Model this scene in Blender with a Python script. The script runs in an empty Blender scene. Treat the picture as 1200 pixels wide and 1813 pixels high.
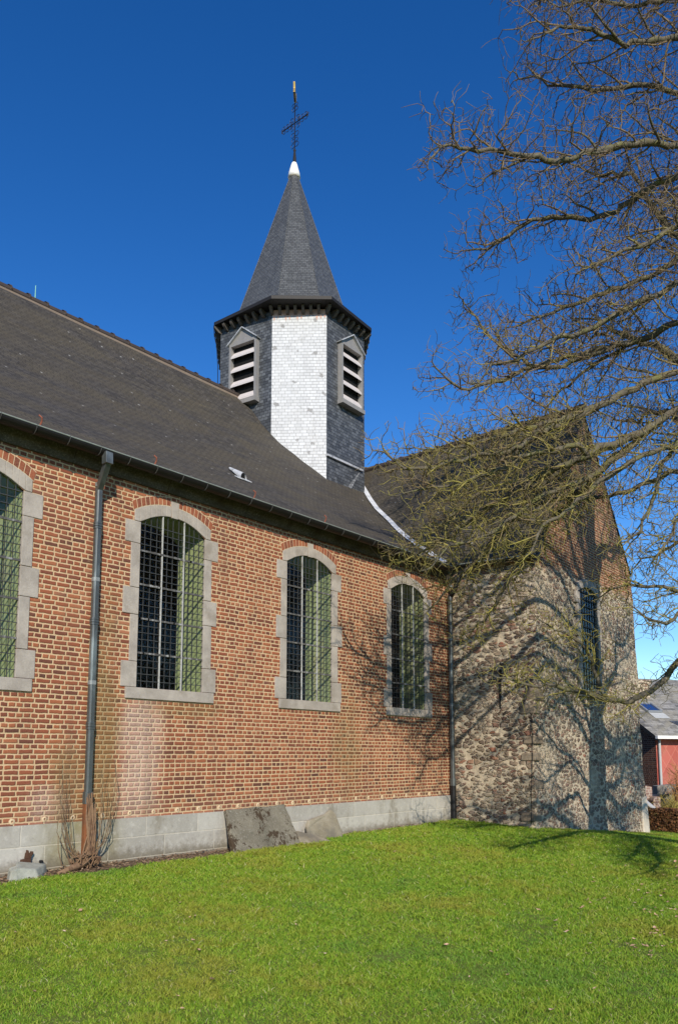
import bpy, bmesh, math, random
import numpy as np
from mathutils import Vector, Matrix
from mathutils import noise as mnoise
random.seed(7); np.random.seed(7)
S = bpy.context.scene
COL = S.collection
R = math.radians

# ------------------------------------------------------------------ camera
CX, CY, F = 600.0, 1172.0, 1401.8            # photo pixels (1200 x 1813)
def _n(v):
    v = np.array(v, float); return v/np.linalg.norm(v)
_X = _n([1186, -166, F]); _Y = _n([-1680, -166, F]); _Z = _n([0, F, 166])
_u, _s, _vt = np.linalg.svd(np.array([_X, _Y, _Z])); CM = _u@_vt     # world <- camera (right, up, forward)
CP = np.array([0, -8.7, 1.30])
cd = bpy.data.cameras.new('camera'); cam = bpy.data.objects.new('camera', cd); COL.objects.link(cam)
r_, u_, f_ = CM[:, 0], CM[:, 1], CM[:, 2]
cam.matrix_world = Matrix(((r_[0], u_[0], -f_[0], CP[0]), (r_[1], u_[1], -f_[1], CP[1]), (r_[2], u_[2], -f_[2], CP[2]), (0, 0, 0, 1)))
cd.sensor_fit = 'HORIZONTAL'; cd.sensor_width = 36; cd.lens = 36*F/1200
cd.shift_y = (CY-906.5)/1200
cd.clip_end = 3000; cd.clip_start = 0.05
S.camera = cam

# ------------------------------------------------------------------ light
LD = Vector((0.85, 1.0, -0.72)).normalized()
W = bpy.data.worlds.new('World'); S.world = W; W.use_nodes = True
wn = W.node_tree; wn.nodes.clear()
sky = wn.nodes.new('ShaderNodeTexSky'); sky.sky_type = 'NISHITA'; sky.sun_disc = False
sky.sun_elevation = math.asin(-LD.z); sky.sun_rotation = math.atan2(-LD.x, -LD.y)
sky.altitude = 0; sky.air_density = 1.0; sky.dust_density = 0.0; sky.ozone_density = 3.0
gam = wn.nodes.new('ShaderNodeGamma'); gam.inputs[1].default_value = 1.12
hsv = wn.nodes.new('ShaderNodeHueSaturation'); hsv.inputs['Saturation'].default_value = 1.325; hsv.inputs['Hue'].default_value = 0.508; hsv.inputs['Value'].default_value = 1.20
bg = wn.nodes.new('ShaderNodeBackground'); bg.inputs[1].default_value = 0.108
wo = wn.nodes.new('ShaderNodeOutputWorld')
wn.links.new(sky.outputs[0], hsv.inputs['Color']); wn.links.new(hsv.outputs[0], gam.inputs[0])
wn.links.new(gam.outputs[0], bg.inputs[0]); wn.links.new(bg.outputs[0], wo.inputs[0])
sl = bpy.data.lights.new('sun', 'SUN'); sl.energy = 5.0; sl.angle = R(0.45); sl.color = (1.0, 0.91, 0.77)
so = bpy.data.objects.new('sun', sl); COL.objects.link(so); so.location = (-20, -30, 30)
so.rotation_euler = LD.to_track_quat('-Z', 'Y').to_euler()
S.view_settings.view_transform = 'Standard'; S.view_settings.look = 'None'
S.view_settings.exposure = 0.0; S.view_settings.gamma = 1.0; S.view_settings.use_curve_mapping = False

# ------------------------------------------------------------------ helpers
def ray(px, py): return CM@np.array([px-CX, CY-py, F])
def at(px, py, depth):                      # photo pixel + distance along the view axis -> world point
    d = ray(px, py); return Vector(CP+d*(depth/F))
ORG = {}
def tag(o, label=None, cat=None, group=None, kind=None):
    if label: o['label'] = label
    if cat: o['category'] = cat
    if group: o['group'] = group
    if kind: o['kind'] = kind
    return o
def empty(name, loc, label, cat, group=None):
    o = bpy.data.objects.new(name, None); COL.objects.link(o); o.location = loc; o.empty_display_size = .2
    ORG[o.name] = Vector(loc); return tag(o, label, cat, group)

class MB:
    def __init__(s): s.v = []; s.f = []; s.uv = []
    def face(s, pts, uv=None):
        b = len(s.v); s.v += [tuple(p) for p in pts]; s.f.append(tuple(range(b, b+len(pts)))); s.uv.append(uv)
    def box(s, a, b):
        x0, y0, z0 = a; x1, y1, z1 = b
        c = [(x0,y0,z0),(x1,y0,z0),(x1,y1,z0),(x0,y1,z0),(x0,y0,z1),(x1,y0,z1),(x1,y1,z1),(x0,y1,z1)]
        s.hexa(c)
    def hexa(s, c):
        i = len(s.v); s.v += [tuple(p) for p in c]
        for q in ((0,3,2,1),(4,5,6,7),(0,1,5,4),(1,2,6,5),(2,3,7,6),(3,0,4,7)):
            s.f.append(tuple(i+k for k in q)); s.uv.append(None)
    def bar(s, p, q, w, h=None, up=(0,0,1)):
        h = w if h is None else h
        p = Vector(p); q = Vector(q); d = (q-p).normalized(); u = Vector(up)
        if abs(d.dot(u)) > .95: u = Vector((0,1,0))
        r = d.cross(u).normalized(); u = r.cross(d).normalized()
        c = []
        for e in (p, q):
            for a, b in ((-1,-1),(1,-1),(1,1),(-1,1)): c.append(e+r*(a*w/2)+u*(b*h/2))
        i = len(s.v); s.v += [tuple(x) for x in c]
        for k in ((3,2,1,0),(4,5,6,7),(0,1,5,4),(1,2,6,5),(2,3,7,6),(3,0,4,7)):
            s.f.append(tuple(i+j for j in k)); s.uv.append(None)
    def tube(s, pts, rad, n=6, caps=True):
        pts = [Vector(p) for p in pts]; m = len(pts)
        rad = [rad]*m if not hasattr(rad, '__len__') else rad
        i0 = len(s.v); u = None
        for k in range(m):
            d = (pts[min(k+1, m-1)]-pts[max(k-1, 0)]).normalized()
            if u is None: u = d.orthogonal().normalized()
            u = (u-d*u.dot(d))
            u = u.normalized() if u.length > 1e-5 else d.orthogonal().normalized()
            w = d.cross(u)
            for a in range(n):
                t = 2*math.pi*a/n
                s.v.append(tuple(pts[k]+(u*math.cos(t)+w*math.sin(t))*rad[k]))
        for k in range(m-1):
            for a in range(n):
                b = (a+1) % n
                s.f.append((i0+k*n+a, i0+k*n+b, i0+(k+1)*n+b, i0+(k+1)*n+a)); s.uv.append(None)
        if caps:
            s.f.append(tuple(i0+a for a in reversed(range(n)))); s.uv.append(None)
            s.f.append(tuple(i0+(m-1)*n+a for a in range(n))); s.uv.append(None)
    def lathe(s, c, prof, n=16):
        s.tube([(c[0], c[1], c[2]+z) for r, z in prof], [r for r, z in prof], n)
    def prism(s, poly, d):                  # poly 3d points, extruded by vector d
        d = Vector(d); n = len(poly); i = len(s.v)
        s.v += [tuple(Vector(p)) for p in poly]+[tuple(Vector(p)+d) for p in poly]
        s.f.append(tuple(i+k for k in range(n))); s.uv.append(None)
        s.f.append(tuple(i+n+k for k in reversed(range(n)))); s.uv.append(None)
        for k in range(n):
            j = (k+1) % n
            s.f.append((i+k, i+n+k, i+n+j, i+j)); s.uv.append(None)
    def build(s, name, mat, parent=None, origin=None, smooth=False, bevel=0, weld=False, fixn=True):
        me = bpy.data.meshes.new(name)
        if origin is None: origin = ORG[parent.name] if parent is not None else Vector((0,0,0))
        origin = Vector(origin)
        me.from_pydata([(p[0]-origin.x, p[1]-origin.y, p[2]-origin.z) for p in s.v], [], s.f)
        uvl = me.uv_layers.new(name='UVMap')
        k = 0; co = s.v
        data = np.zeros(len(me.loops)*2, np.float32)
        for pi, p in enumerate(me.polygons):
            u = s.uv[pi]
            if u is None:
                nrm = p.normal
                ax, ay, az = abs(nrm.x), abs(nrm.y), abs(nrm.z)
                for li, vi in zip(p.loop_indices, p.vertices):
                    x, y, z = co[vi]
                    if az > .75: w = (x, y)
                    elif ax > ay: w = (y, z)
                    else: w = (x, z)
                    data[2*li] = w[0]; data[2*li+1] = w[1]
            else:
                for li, w in zip(p.loop_indices, u): data[2*li] = w[0]; data[2*li+1] = w[1]
        uvl.data.foreach_set('uv', data)
        if fixn or weld:
            bm = bmesh.new(); bm.from_mesh(me)
            if weld: bmesh.ops.remove_doubles(bm, verts=bm.verts, dist=1e-4)
            if fixn: bmesh.ops.recalc_face_normals(bm, faces=bm.faces)
            bm.to_mesh(me); bm.free()
        if smooth: me.polygons.foreach_set('use_smooth', [True]*len(me.polygons))
        me.materials.append(mat)
        o = bpy.data.objects.new(name, me); COL.objects.link(o)
        if parent is not None:
            o.parent = parent
        else: o.location = origin
        ORG[o.name] = origin
        if bevel:
            m = o.modifiers.new('bevel', 'BEVEL'); m.width = bevel; m.segments = 2; m.limit_method = 'ANGLE'
        return o

# ------------------------------------------------------------------ materials
class NT:
    def __init__(s, name):
        s.m = bpy.data.materials.new(name); s.m.use_nodes = True; s.t = s.m.node_tree
        s.b = s.t.nodes['Principled BSDF']; s.out = s.t.nodes['Material Output']
        s.b.inputs['Roughness'].default_value = .85; s.b.inputs['Specular IOR Level'].default_value = .3
    def n(s, t, **k):
        x = s.t.nodes.new(t)
        for a, b in k.items(): setattr(x, a, b)
        return x
    def L(s, a, b): s.t.links.new(a, b)
    def inp(s, sock, v):
        if isinstance(v, bpy.types.NodeSocket): s.L(v, sock)
        else: sock.default_value = v
    def math(s, op, a, b=0., c=0.):
        x = s.n('ShaderNodeMath', operation=op)
        s.inp(x.inputs[0], a); s.inp(x.inputs[1], b); s.inp(x.inputs[2], c)
        return x.outputs[0]
    def vmath(s, op, a, b=(0,0,0)):
        x = s.n('ShaderNodeVectorMath', operation=op); s.inp(x.inputs[0], a); s.inp(x.inputs[1], b); return x.outputs[0]
    def vscale(s, a, sc):
        x = s.n('ShaderNodeVectorMath', operation='SCALE'); s.inp(x.inputs[0], a); s.inp(x.inputs['Scale'], sc); return x.outputs[0]
    def pos(s): return s.n('ShaderNodeNewGeometry').outputs['Position']
    def nrm(s): return s.n('ShaderNodeNewGeometry').outputs['Normal']
    def uv(s): return s.n('ShaderNodeTexCoord').outputs['UV']
    def sep(s, v):
        x = s.n('ShaderNodeSeparateXYZ'); s.L(v, x.inputs[0]); return x.outputs
    def comb(s, a, b, c=0.):
        x = s.n('ShaderNodeCombineXYZ'); s.inp(x.inputs[0], a); s.inp(x.inputs[1], b); s.inp(x.inputs[2], c); return x.outputs[0]
    def noise(s, v, scale, detail=4, rough=.55, dist=0.):
        x = s.n('ShaderNodeTexNoise'); s.L(v, x.inputs['Vector']); x.inputs['Scale'].default_value = scale
        x.inputs['Detail'].default_value = detail; x.inputs['Roughness'].default_value = rough; x.inputs['Distortion'].default_value = dist
        return x
    def ramp(s, fac, stops, interp='LINEAR'):
        x = s.n('ShaderNodeValToRGB'); e = x.color_ramp; e.interpolation = interp
        while len(e.elements) < len(stops): e.elements.new(.5)
        for el, (p, c) in zip(e.elements, stops):
            el.position = p; el.color = (*c, 1) if hasattr(c, '__len__') else (c, c, c, 1)
        s.L(fac, x.inputs[0]); return x.outputs[0]
    def mix(s, f, a, b, mode='MIX'):
        x = s.n('ShaderNodeMix', data_type='RGBA', blend_type=mode)
        s.inp(x.inputs['Factor'], f)
        for sock, v in ((x.inputs[6], a), (x.inputs[7], b)):
            s.inp(sock, (*v, 1) if isinstance(v, tuple) and len(v) == 3 else v)
        return x.outputs[2]
    def sstep(s, v, a, b, o0=0., o1=1.):
        x = s.n('ShaderNodeMapRange', interpolation_type='SMOOTHSTEP')
        s.inp(x.inputs[0], v); s.inp(x.inputs[1], a); s.inp(x.inputs[2], b); s.inp(x.inputs[3], o0); s.inp(x.inputs[4], o1); return x.outputs[0]
    def bump(s, h, strength, dist, prev=None):
        x = s.n('ShaderNodeBump'); x.inputs['Strength'].default_value = strength; x.inputs['Distance'].default_value = dist
        s.L(h, x.inputs['Height'])
        if prev is not None: s.L(prev, x.inputs['Normal'])
        return x.outputs[0]
    def fin(s, col, rough=None, nrm=None, spec=None, metal=None):
        s.inp(s.b.inputs['Base Color'], (*col, 1) if isinstance(col, tuple) else col)
        if rough is not None: s.inp(s.b.inputs['Roughness'], rough)
        if nrm is not None: s.L(nrm, s.b.inputs['Normal'])
        if spec is not None: s.b.inputs['Specular IOR Level'].default_value = spec
        if metal is not None: s.b.inputs['Metallic'].default_value = metal
        return s.m

def courses(t, vec, row, wid, mortar, header=True, wob=.004, edge=.35, rowjit=1.0):
    """masonry in UV metres: returns mortar mask (1 in joint), id vector, height, local v"""
    nz = t.noise(vec, 9., 3).outputs['Color']
    nz2 = t.noise(vec, 55., 2).outputs['Color']
    off = t.vscale(t.vmath('SUBTRACT', nz, (.5,.5,.5)), wob*5)
    off2 = t.vscale(t.vmath('SUBTRACT', nz2, (.5,.5,.5)), wob*1.6)
    v = t.vmath('ADD', t.vmath('ADD', vec, off), off2)
    sx = t.sep(v); u, w = sx[0], sx[1]
    rr = t.math('DIVIDE', w, row); ri = t.math('FLOOR', rr); fv = t.math('FRACT', rr)
    par = t.math('MODULO', t.math('ABSOLUTE', ri), 2.)
    wn1 = t.n('ShaderNodeTexWhiteNoise', noise_dimensions='1D'); t.L(ri, wn1.inputs['W'])
    if header:
        bw = t.math('MULTIPLY', wid, t.math('SUBTRACT', 1., t.math('MULTIPLY', par, .5)))
        sh = t.math('MULTIPLY', wn1.outputs[0], .05*rowjit)
        sh = t.math('ADD', sh, t.math('MULTIPLY', par, wid*.25))
    else:
        bw = wid
        sh = t.math('ADD', t.math('MULTIPLY', par, wid*.5), t.math('MULTIPLY', wn1.outputs[0], wid*.35*rowjit))
    uu = t.math('DIVIDE', t.math('ADD', u, sh), bw); ui = t.math('FLOOR', uu); fu = t.math('FRACT', uu)
    du = t.math('MULTIPLY', t.math('MINIMUM', fu, t.math('SUBTRACT', 1., fu)), bw)
    dv = t.math('MULTIPLY', t.math('MINIMUM', fv, t.math('SUBTRACT', 1., fv)), row)
    d = t.math('MINIMUM', du, dv)
    # rounded corners: smooth min
    d = t.math('SMOOTH_MIN', du, dv, mortar*.8)
    mask = t.sstep(d, mortar*(.5-edge*.5), mortar*(.5+edge), 1., 0.)
    idv = t.comb(ui, ri, 0.)
    h = t.sstep(d, mortar*.2, mortar*1.3)
    return mask, idv, h, fv, fu
def rnd(t, idv):
    x = t.n('ShaderNodeTexWhiteNoise', noise_dimensions='2D'); t.L(idv, x.inputs['Vector']); return x.outputs[0], x.outputs[1]

BRICKS = [(0., (.085,.034,.025)), (.14, (.150,.046,.028)), (.36, (.215,.060,.031)), (.6, (.272,.079,.037)), (.8, (.325,.105,.046)), (.92, (.365,.145,.075)), (1., (.15,.06,.042))]
def brick_layer(t, vec, dark=1.0):
    mask, idv, h, fv, fu = courses(t, vec, .0597, .186, .0138)
    r0, rc = rnd(t, idv)
    p = t.pos()
    big = t.noise(p, .55, 3).outputs[0]
    f = t.math('ADD', t.math('MULTIPLY', r0, .85), t.math('MULTIPLY', t.math('SUBTRACT', big, .42), .9))
    col = t.ramp(f, BRICKS)
    fine = t.noise(p, 60., 4, .7).outputs[0]
    col = t.mix(t.sstep(fine, .35, .75, 0., .45), col, t.mix(.5, col, (.40,.19,.12)))
    return mask, col, h, fine, p
def m_brick(name='red_brick'):
    t = NT(name); mask, col, h, fine, p = brick_layer(t, t.uv())
    sx = t.sep(p)
    # efflorescence and lichen with shapes of their own
    n1 = t.noise(p, 1.3, 5, .65).outputs[0]
    def blob(cx, cz, rx, rz):
        a = t.math('DIVIDE', t.math('SUBTRACT', sx[0], cx), rx); b = t.math('DIVIDE', t.math('SUBTRACT', sx[2], cz), rz)
        d = t.math('SQRT', t.math('ADD', t.math('MULTIPLY', a, a), t.math('MULTIPLY', b, b)))
        return t.sstep(t.math('ADD', d, t.math('MULTIPLY', t.math('SUBTRACT', n1, .5), 1.6)), .35, 1.15, 1., 0.)
    white = t.math('MULTIPLY', t.math('MAXIMUM', blob(6.35, 1.2, .42, 1.15), t.math('MULTIPLY', blob(5.0, .75, .35, .3), .7)), t.sstep(fine, .3, .6, .25, .85))
    green = t.math('MAXIMUM', blob(5.72, 1.3, .30, 1.9), t.math('MULTIPLY', blob(5.3, .9, .35, .7), .8))
    green = t.math('MAXIMUM', green, t.math('MULTIPLY', blob(10.6, 1.5, .5, 1.1), .55))
    green = t.math('MAXIMUM', green, t.math('MULTIPLY', blob(7.1, 1.95, .8, .18), .6))
    mort = t.mix(t.noise(p, 6., 3).outputs[0], (.48,.33,.185), (.65,.48,.29))
    c = t.mix(mask, col, mort)
    c = t.mix(t.math('MULTIPLY', white, .62), c, (.62,.50,.42))
    c = t.mix(t.math('MULTIPLY', green, .5), c, (.20,.15,.05))
    # dirt streaks
    st = t.noise(t.vmath('MULTIPLY', p, (2.2,2.2,.35)), 1.6, 4, .6).outputs[0]
    c = t.mix(t.sstep(st, .46, .74, 0., .5), c, t.mix(.6, c, (.09,.055,.04)))
    pt = t.noise(p, .9, 5, .7).outputs[0]; c = t.mix(t.sstep(pt, .50, .72, 0., .45), c, t.mix(.5, c, (.36,.16,.085)))
    c = t.mix(t.sstep(t.noise(p, 2.6, 5, .7).outputs[0], .60, .74, 0., .5), c, (.50,.36,.24))
    c = t.mix(t.sstep(sx[2], .50, .85, .28, 0.), c, t.mix(n1, c, (.30,.22,.15)))
    hh = t.math('ADD', h, t.math('MULTIPLY', fine, .5))
    return t.fin(c, .9, t.bump(hh, .9, .008))
def m_gable():
    t = NT('rubble_and_brick_gable'); vec = t.uv(); p = t.pos()
    rub, rh, rfine = rubble_layer(t, vec, p)
    mask, col, h, fine, _ = brick_layer(t, vec)
    bc = t.mix(mask, col, (.50,.37,.22))
    z = t.sep(p)[2]; x = t.sep(p)[0]
    n1 = t.noise(p, 1.7, 4).outputs[0]
    k = t.sstep(t.math('ADD', z, t.math('MULTIPLY', t.math('SUBTRACT', n1, .5), 1.1)), 5.05, 5.3)
    c = t.mix(k, rub, bc)
    hh = t.mix(k, rh, t.math('MULTIPLY', h, .45))
    return t.fin(c, .92, t.bump(hh, .9, .03))
def rubble_layer(t, vec, p):
    w = t.noise(vec, 4., 4).outputs['Color']
    v = t.vmath('ADD', vec, t.vscale(t.vmath('SUBTRACT', w, (.5,.5,.5)), .16))
    w2 = t.noise(vec, 18., 3).outputs['Color']
    v = t.vmath('ADD', v, t.vscale(t.vmath('SUBTRACT', w2, (.5,.5,.5)), .05))
    def vor(sx, sy, seed):
        q = t.vmath('ADD', t.vmath('MULTIPLY', v, (sx, sy, 1.)), (seed, seed*.7, 0.))
        a = t.n('ShaderNodeTexVoronoi', voronoi_dimensions='2D', feature='F1'); a.inputs['Scale'].default_value = 1.; a.inputs['Randomness'].default_value = .85; t.L(q, a.inputs['Vector'])
        b = t.n('ShaderNodeTexVoronoi', voronoi_dimensions='2D', feature='DISTANCE_TO_EDGE'); b.inputs['Scale'].default_value = 1.; b.inputs['Randomness'].default_value = .85; t.L(q, b.inputs['Vector'])
        return a.outputs['Color'], b.outputs['Distance'], a.outputs['Distance']
    c1, d1, f1 = vor(5.6, 12.5, 0.)
    c2, d2, f2 = vor(9.0, 17., 31.)
    big = t.sstep(t.noise(p, 1.1, 2).outputs[0], .50, .56)
    ccol = t.mix(big, c1, c2); nb = t.math('SUBTRACT', 1., big)
    dd = t.math('ADD', t.math('MULTIPLY', d1, nb), t.math('MULTIPLY', d2, big))
    ff = t.math('ADD', t.math('MULTIPLY', f1, nb), t.math('MULTIPLY', f2, big))
    sr = t.n('ShaderNodeSeparateColor'); t.L(ccol, sr.inputs[0])
    rim = t.math('ADD', .33, t.math('MULTIPLY', sr.outputs[1], .34))
    rough_ = t.math('MULTIPLY', t.math('SUBTRACT', t.noise(vec, 22., 4, .65).outputs[0], .5), .22)
    inn = t.math('MINIMUM', t.math('SUBTRACT', t.math('ADD', rim, rough_), ff), t.math('SUBTRACT', dd, .03))
    stone = t.sstep(inn, -.005, .035)
    thr = -.02; dd = inn
    scol = t.ramp(sr.outputs[0], [(0., (.095,.062,.045)), (.18, (.16,.105,.07)), (.4, (.25,.19,.135)), (.55, (.20,.095,.065)), (.68, (.19,.155,.125)), (.82, (.30,.235,.155)), (.92, (.31,.115,.065)), (1., (.22,.175,.135))])
    fine = t.noise(p, 38., 5, .7).outputs[0]
    scol = t.mix(t.sstep(fine, .3, .8, 0., .6), scol, t.mix(.5, scol, (.42,.36,.28)))
    mid = t.noise(p, 3., 4).outputs[0]
    mort = t.mix(mid, (.40,.325,.225), (.62,.53,.395))
    mort = t.mix(t.sstep(fine, .55, .8, 0., .4), mort, (.30,.25,.19))
    # rendered patches that hide the stones low on the wall
    z = t.sep(p)[2]
    patch = t.math('MULTIPLY', t.sstep(t.noise(p, .9, 3).outputs[0], .52, .66), .85)
    stone = t.math('MULTIPLY', stone, t.math('SUBTRACT', 1., t.math('MULTIPLY', patch, .75)))
    c = t.mix(stone, mort, scol)
    hh = t.math('ADD', t.math('ADD', t.math('MULTIPLY', t.sstep(dd, thr, t.math('ADD', thr, .22)), .8), t.math('MULTIPLY', fine, .5)), t.math('MULTIPLY', mid, .8))
    return c, hh, fine
def m_rubble():
    t = NT('rubble_stone'); c, h, f = rubble_layer(t, t.uv(), t.pos())
    return t.fin(c, .92, t.bump(h, 1., .035))
def m_stone(name, a, b, sc=1., blotch=None, spots=0.):
    t = NT(name); p = t.pos()
    n1 = t.noise(p, 3.*sc, 5, .6).outputs[0]; n2 = t.noise(p, 45.*sc, 4, .7).outputs[0]
    c = t.mix(t.sstep(n1, .3, .7), a, b)
    c = t.mix(t.sstep(n2, .45, .8, 0., .5), c, t.mix(.5, c, (.62,.58,.52)))
    c = t.mix(t.sstep(n2, .2, .42, .45, 0.), c, t.mix(.55, c, (.08,.075,.06)))
    if blotch: c = t.mix(t.sstep(t.noise(p, 2.2*sc, 5, .6).outputs[0], .5, .68, 0., .8), c, blotch)
    if spots:
        vo = t.n('ShaderNodeTexVoronoi'); vo.inputs['Scale'].default_value = 17.; t.L(p, vo.inputs['Vector'])
        c = t.mix(t.sstep(t.math('ADD', vo.outputs['Distance'], t.math('MULTIPLY', n1, .5)), .30, .42, spots, 0.), c, (.36,.35,.30))
        vo2 = t.noise(t.vmath('MULTIPLY', p, (1.,1.,.7)), 15., 5, .75).outputs[0]; cl = t.noise(p, 2.4, 2).outputs[0]
        c = t.mix(t.sstep(t.math('ADD', vo2, t.math('MULTIPLY', t.math('SUBTRACT', cl, .5), .9)), .56, .63, 0., .9), c, (.040,.022,.010))
    return t.fin(c, .9, t.bump(t.math('ADD', n2, n1), .5, .008))
def m_plinth():
    t = NT('plinth_limestone'); p = t.pos(); vec = t.uv()
    mask, idv, h, fv, fu = courses(t, vec, .262, .86, .010, header=False, wob=.003)
    r0, rc = rnd(t, idv)
    n1 = t.noise(p, 2.5, 5, .6).outputs[0]; n2 = t.noise(p, 50., 4, .7).outputs[0]
    c = t.ramp(t.math('ADD', t.math('MULTIPLY', r0, .5), t.math('MULTIPLY', n1, .6)), [(0., (.25,.235,.205)), (.5, (.38,.36,.32)), (1., (.50,.48,.43))])
    c = t.mix(t.sstep(n2, .5, .85, 0., .5), c, (.60,.57,.50))
    c = t.mix(t.sstep(n2, .18, .4, .4, 0.), c, (.13,.12,.10))
    st = t.noise(t.vmath('MULTIPLY', p, (1.5,1.5,.7)), 1.5, 5, .65).outputs[0]
    c = t.mix(t.sstep(st, .48, .68, 0., .7), c, (.20,.175,.13))
    n3 = t.noise(p, 14., 5, .7).outputs[0]; c = t.mix(t.sstep(n3, .5, .75, 0., .55), c, (.56,.54,.49)); c = t.mix(t.sstep(n3, .25, .45, .5, 0.), c, (.17,.16,.135))
    x = t.sep(p)[0]
    g = t.math('MULTIPLY', t.sstep(t.math('ABSOLUTE', t.math('SUBTRACT', x, 5.45)), .15, .75, 1., 0.), t.sstep(n1, .3, .6))
    c = t.mix(t.math('MULTIPLY', g, .6), c, (.22,.20,.07))
    zz_ = t.math('ADD', t.sep(p)[2], t.math('MULTIPLY', t.math('SUBTRACT', n3, .5), .22)); c = t.mix(t.sstep(zz_, .0, .16, .7, 0.), c, (.13,.11,.07))
    c = t.mix(t.math('MULTIPLY', mask, .5), c, (.55,.50,.40))
    return t.fin(c, .9, t.bump(t.math('ADD', h, n2), .5, .006))
def m_slate(name, base, row=.10, wid=.17, moss=None, var=.5, spots=.25, rough=.6, joint=(.012,.012,.013), spec=.4, flake=None, glare=False):
    t = NT(name); p = t.pos(); vec = t.uv()
    mask, idv, h, fv, fu = courses(t, vec, row, wid, .010, header=False, wob=.002, edge=.3)
    r0, rc = rnd(t, idv)
    lo = tuple(x*(1-var) for x in base); hi = tuple(x*(1+var) for x in base)
    c = t.mix(r0, lo, hi)
    n1 = t.noise(p, 30., 4, .7).outputs[0]
    c = t.mix(t.sstep(n1, .6, .85, 0., spots), c, (.36,.36,.34))
    if moss:
        big = t.noise(t.vmath('MULTIPLY', p, (.35,1.,1.)), 1.6, 5, .62).outputs[0]
        c = t.mix(t.sstep(big, .35, .65, 0., .75), c, moss)
        st = t.noise(t.vmath('MULTIPLY', p, (1.1,6.,6.)), 2.0, 5, .75).outputs[0]
        c = t.mix(t.sstep(st, .52, .72, 0., .55), c, (.15,.125,.075)); c = t.mix(t.sstep(st, .28, .46, .6, 0.), c, (.030,.027,.024))
        vo = t.n('ShaderNodeTexVoronoi'); vo.inputs['Scale'].default_value = 3.2; t.L(p, vo.inputs['Vector']); c = t.mix(t.sstep(vo.outputs['Distance'], .05, .10, .8, 0.), c, (.38,.37,.34))
    if flake:
        fl = t.noise(p, 4.5, 5, .7).outputs[0]
        c = t.mix(t.sstep(fl, .63, .70, 0., .55), c, flake)
        c = t.mix(t.sstep(t.noise(t.vmath('MULTIPLY', p, (1.5,1.5,.5)), 2., 4, .7).outputs[0], .5, .75, 0., .3), c, (.42,.41,.40))
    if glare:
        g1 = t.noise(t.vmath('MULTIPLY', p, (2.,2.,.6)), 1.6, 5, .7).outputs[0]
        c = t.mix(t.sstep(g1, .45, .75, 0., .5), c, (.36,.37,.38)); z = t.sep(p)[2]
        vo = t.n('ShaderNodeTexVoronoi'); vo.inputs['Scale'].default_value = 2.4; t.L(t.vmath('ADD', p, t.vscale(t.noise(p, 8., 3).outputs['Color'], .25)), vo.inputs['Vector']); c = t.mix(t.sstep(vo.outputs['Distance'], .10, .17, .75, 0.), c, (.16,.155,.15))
    c = t.mix(t.math('MULTIPLY', mask, .8), c, joint)
    hh = t.math('ADD', t.math('MULTIPLY', t.math('SUBTRACT', 1., fv), 1.), t.math('ADD', t.math('MULTIPLY', r0, .5), t.math('MULTIPLY', n1, .25)))
    return t.fin(c, rough, t.bump(hh, .7, .012), spec=spec)
def m_plain(name, col, rough=.7, metal=0., var=.25, sc=12., spec=.35, bumpd=.002, tint=None):
    t = NT(name); p = t.pos()
    n1 = t.noise(p, sc, 5, .65).outputs[0]
    c = t.mix(n1, tuple(x*(1-var) for x in col), tuple(min(1, x*(1+var)) for x in col))
    if tint: c = t.mix(t.sstep(t.noise(t.vmath('MULTIPLY', p, (1,1,.35)), sc*.35, 4, .65).outputs[0], .48, .68, 0., .8), c, tint)
    return t.fin(c, rough, t.bump(n1, .4, bumpd), spec=spec, metal=metal)

M = {}
M['brick'] = m_brick()
M['rubble'] = m_rubble()
M['gable'] = m_gable()
M['plinth'] = m_plinth()
M['bluestone'] = m_stone('window_limestone', (.30,.265,.23), (.43,.385,.335), 1., (.26,.225,.185))
M['cornice'] = m_stone('cornice_stone', (.055,.048,.038), (.085,.073,.057), 1., (.05,.037,.024))  # stone colour darkened to carry the shade under the gutter
M['slab'] = m_stone('tombstone_lichen', (.13,.115,.085), (.20,.18,.135), 1., (.105,.10,.075), .75)
M['slab2'] = m_stone('tombstone_sand', (.20,.17,.115), (.30,.265,.195), 1., (.15,.135,.11))
M['block'] = m_stone('grey_block', (.22,.23,.20), (.36,.37,.32), 2., (.27,.25,.19))
M['nave_slate'] = m_slate('nave_slate', (.070,.063,.055), .075, .13, moss=(.098,.082,.055), var=.30, spots=.15, rough=.8, spec=.2)
M['tower_slate'] = m_slate('tower_slate', (.085,.092,.100), .080, .125, var=.45, spots=.35, rough=.5)
M['spire_slate'] = m_slate('spire_slate', (.088,.092,.093), .070, .12, var=.24, spots=.22, rough=.5)
M['glare_slate'] = m_slate('glare_slate', (.53,.545,.56), .080, .16, var=.10, spots=.0, rough=.55, joint=(.24,.245,.25), flake=(.27,.27,.27), glare=True)  # pale base stands in for sun glare on dark slate
M['pink'] = m_plain('pink_render', (.55,.36,.30), .9)
M['lead'] = m_plain('lead_flashing', (.55,.56,.57), .5, .2, .3, 20., tint=(.30,.31,.32))
M['whitecap'] = m_plain('white_cap', (.82,.81,.78), .45, 0, .05)
M['gutter'] = m_plain('dark_gutter', (.016,.014,.013), .45, .2, .4, 9.)
M['gutter_lip'] = m_plain('gutter_lip', (.32,.35,.31), .5, .3, .3, 14.)
M['bracket'] = m_plain('bracket_metal', (.10,.10,.095), .5, .3, .3)
M['joint'] = m_plain('pipe_joint', (.26,.28,.28), .5, .3, .3)
M['zinc'] = m_plain('zinc_pipe', (.115,.125,.125), .42, .55, .35, 10., tint=(.27,.31,.31))
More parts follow.
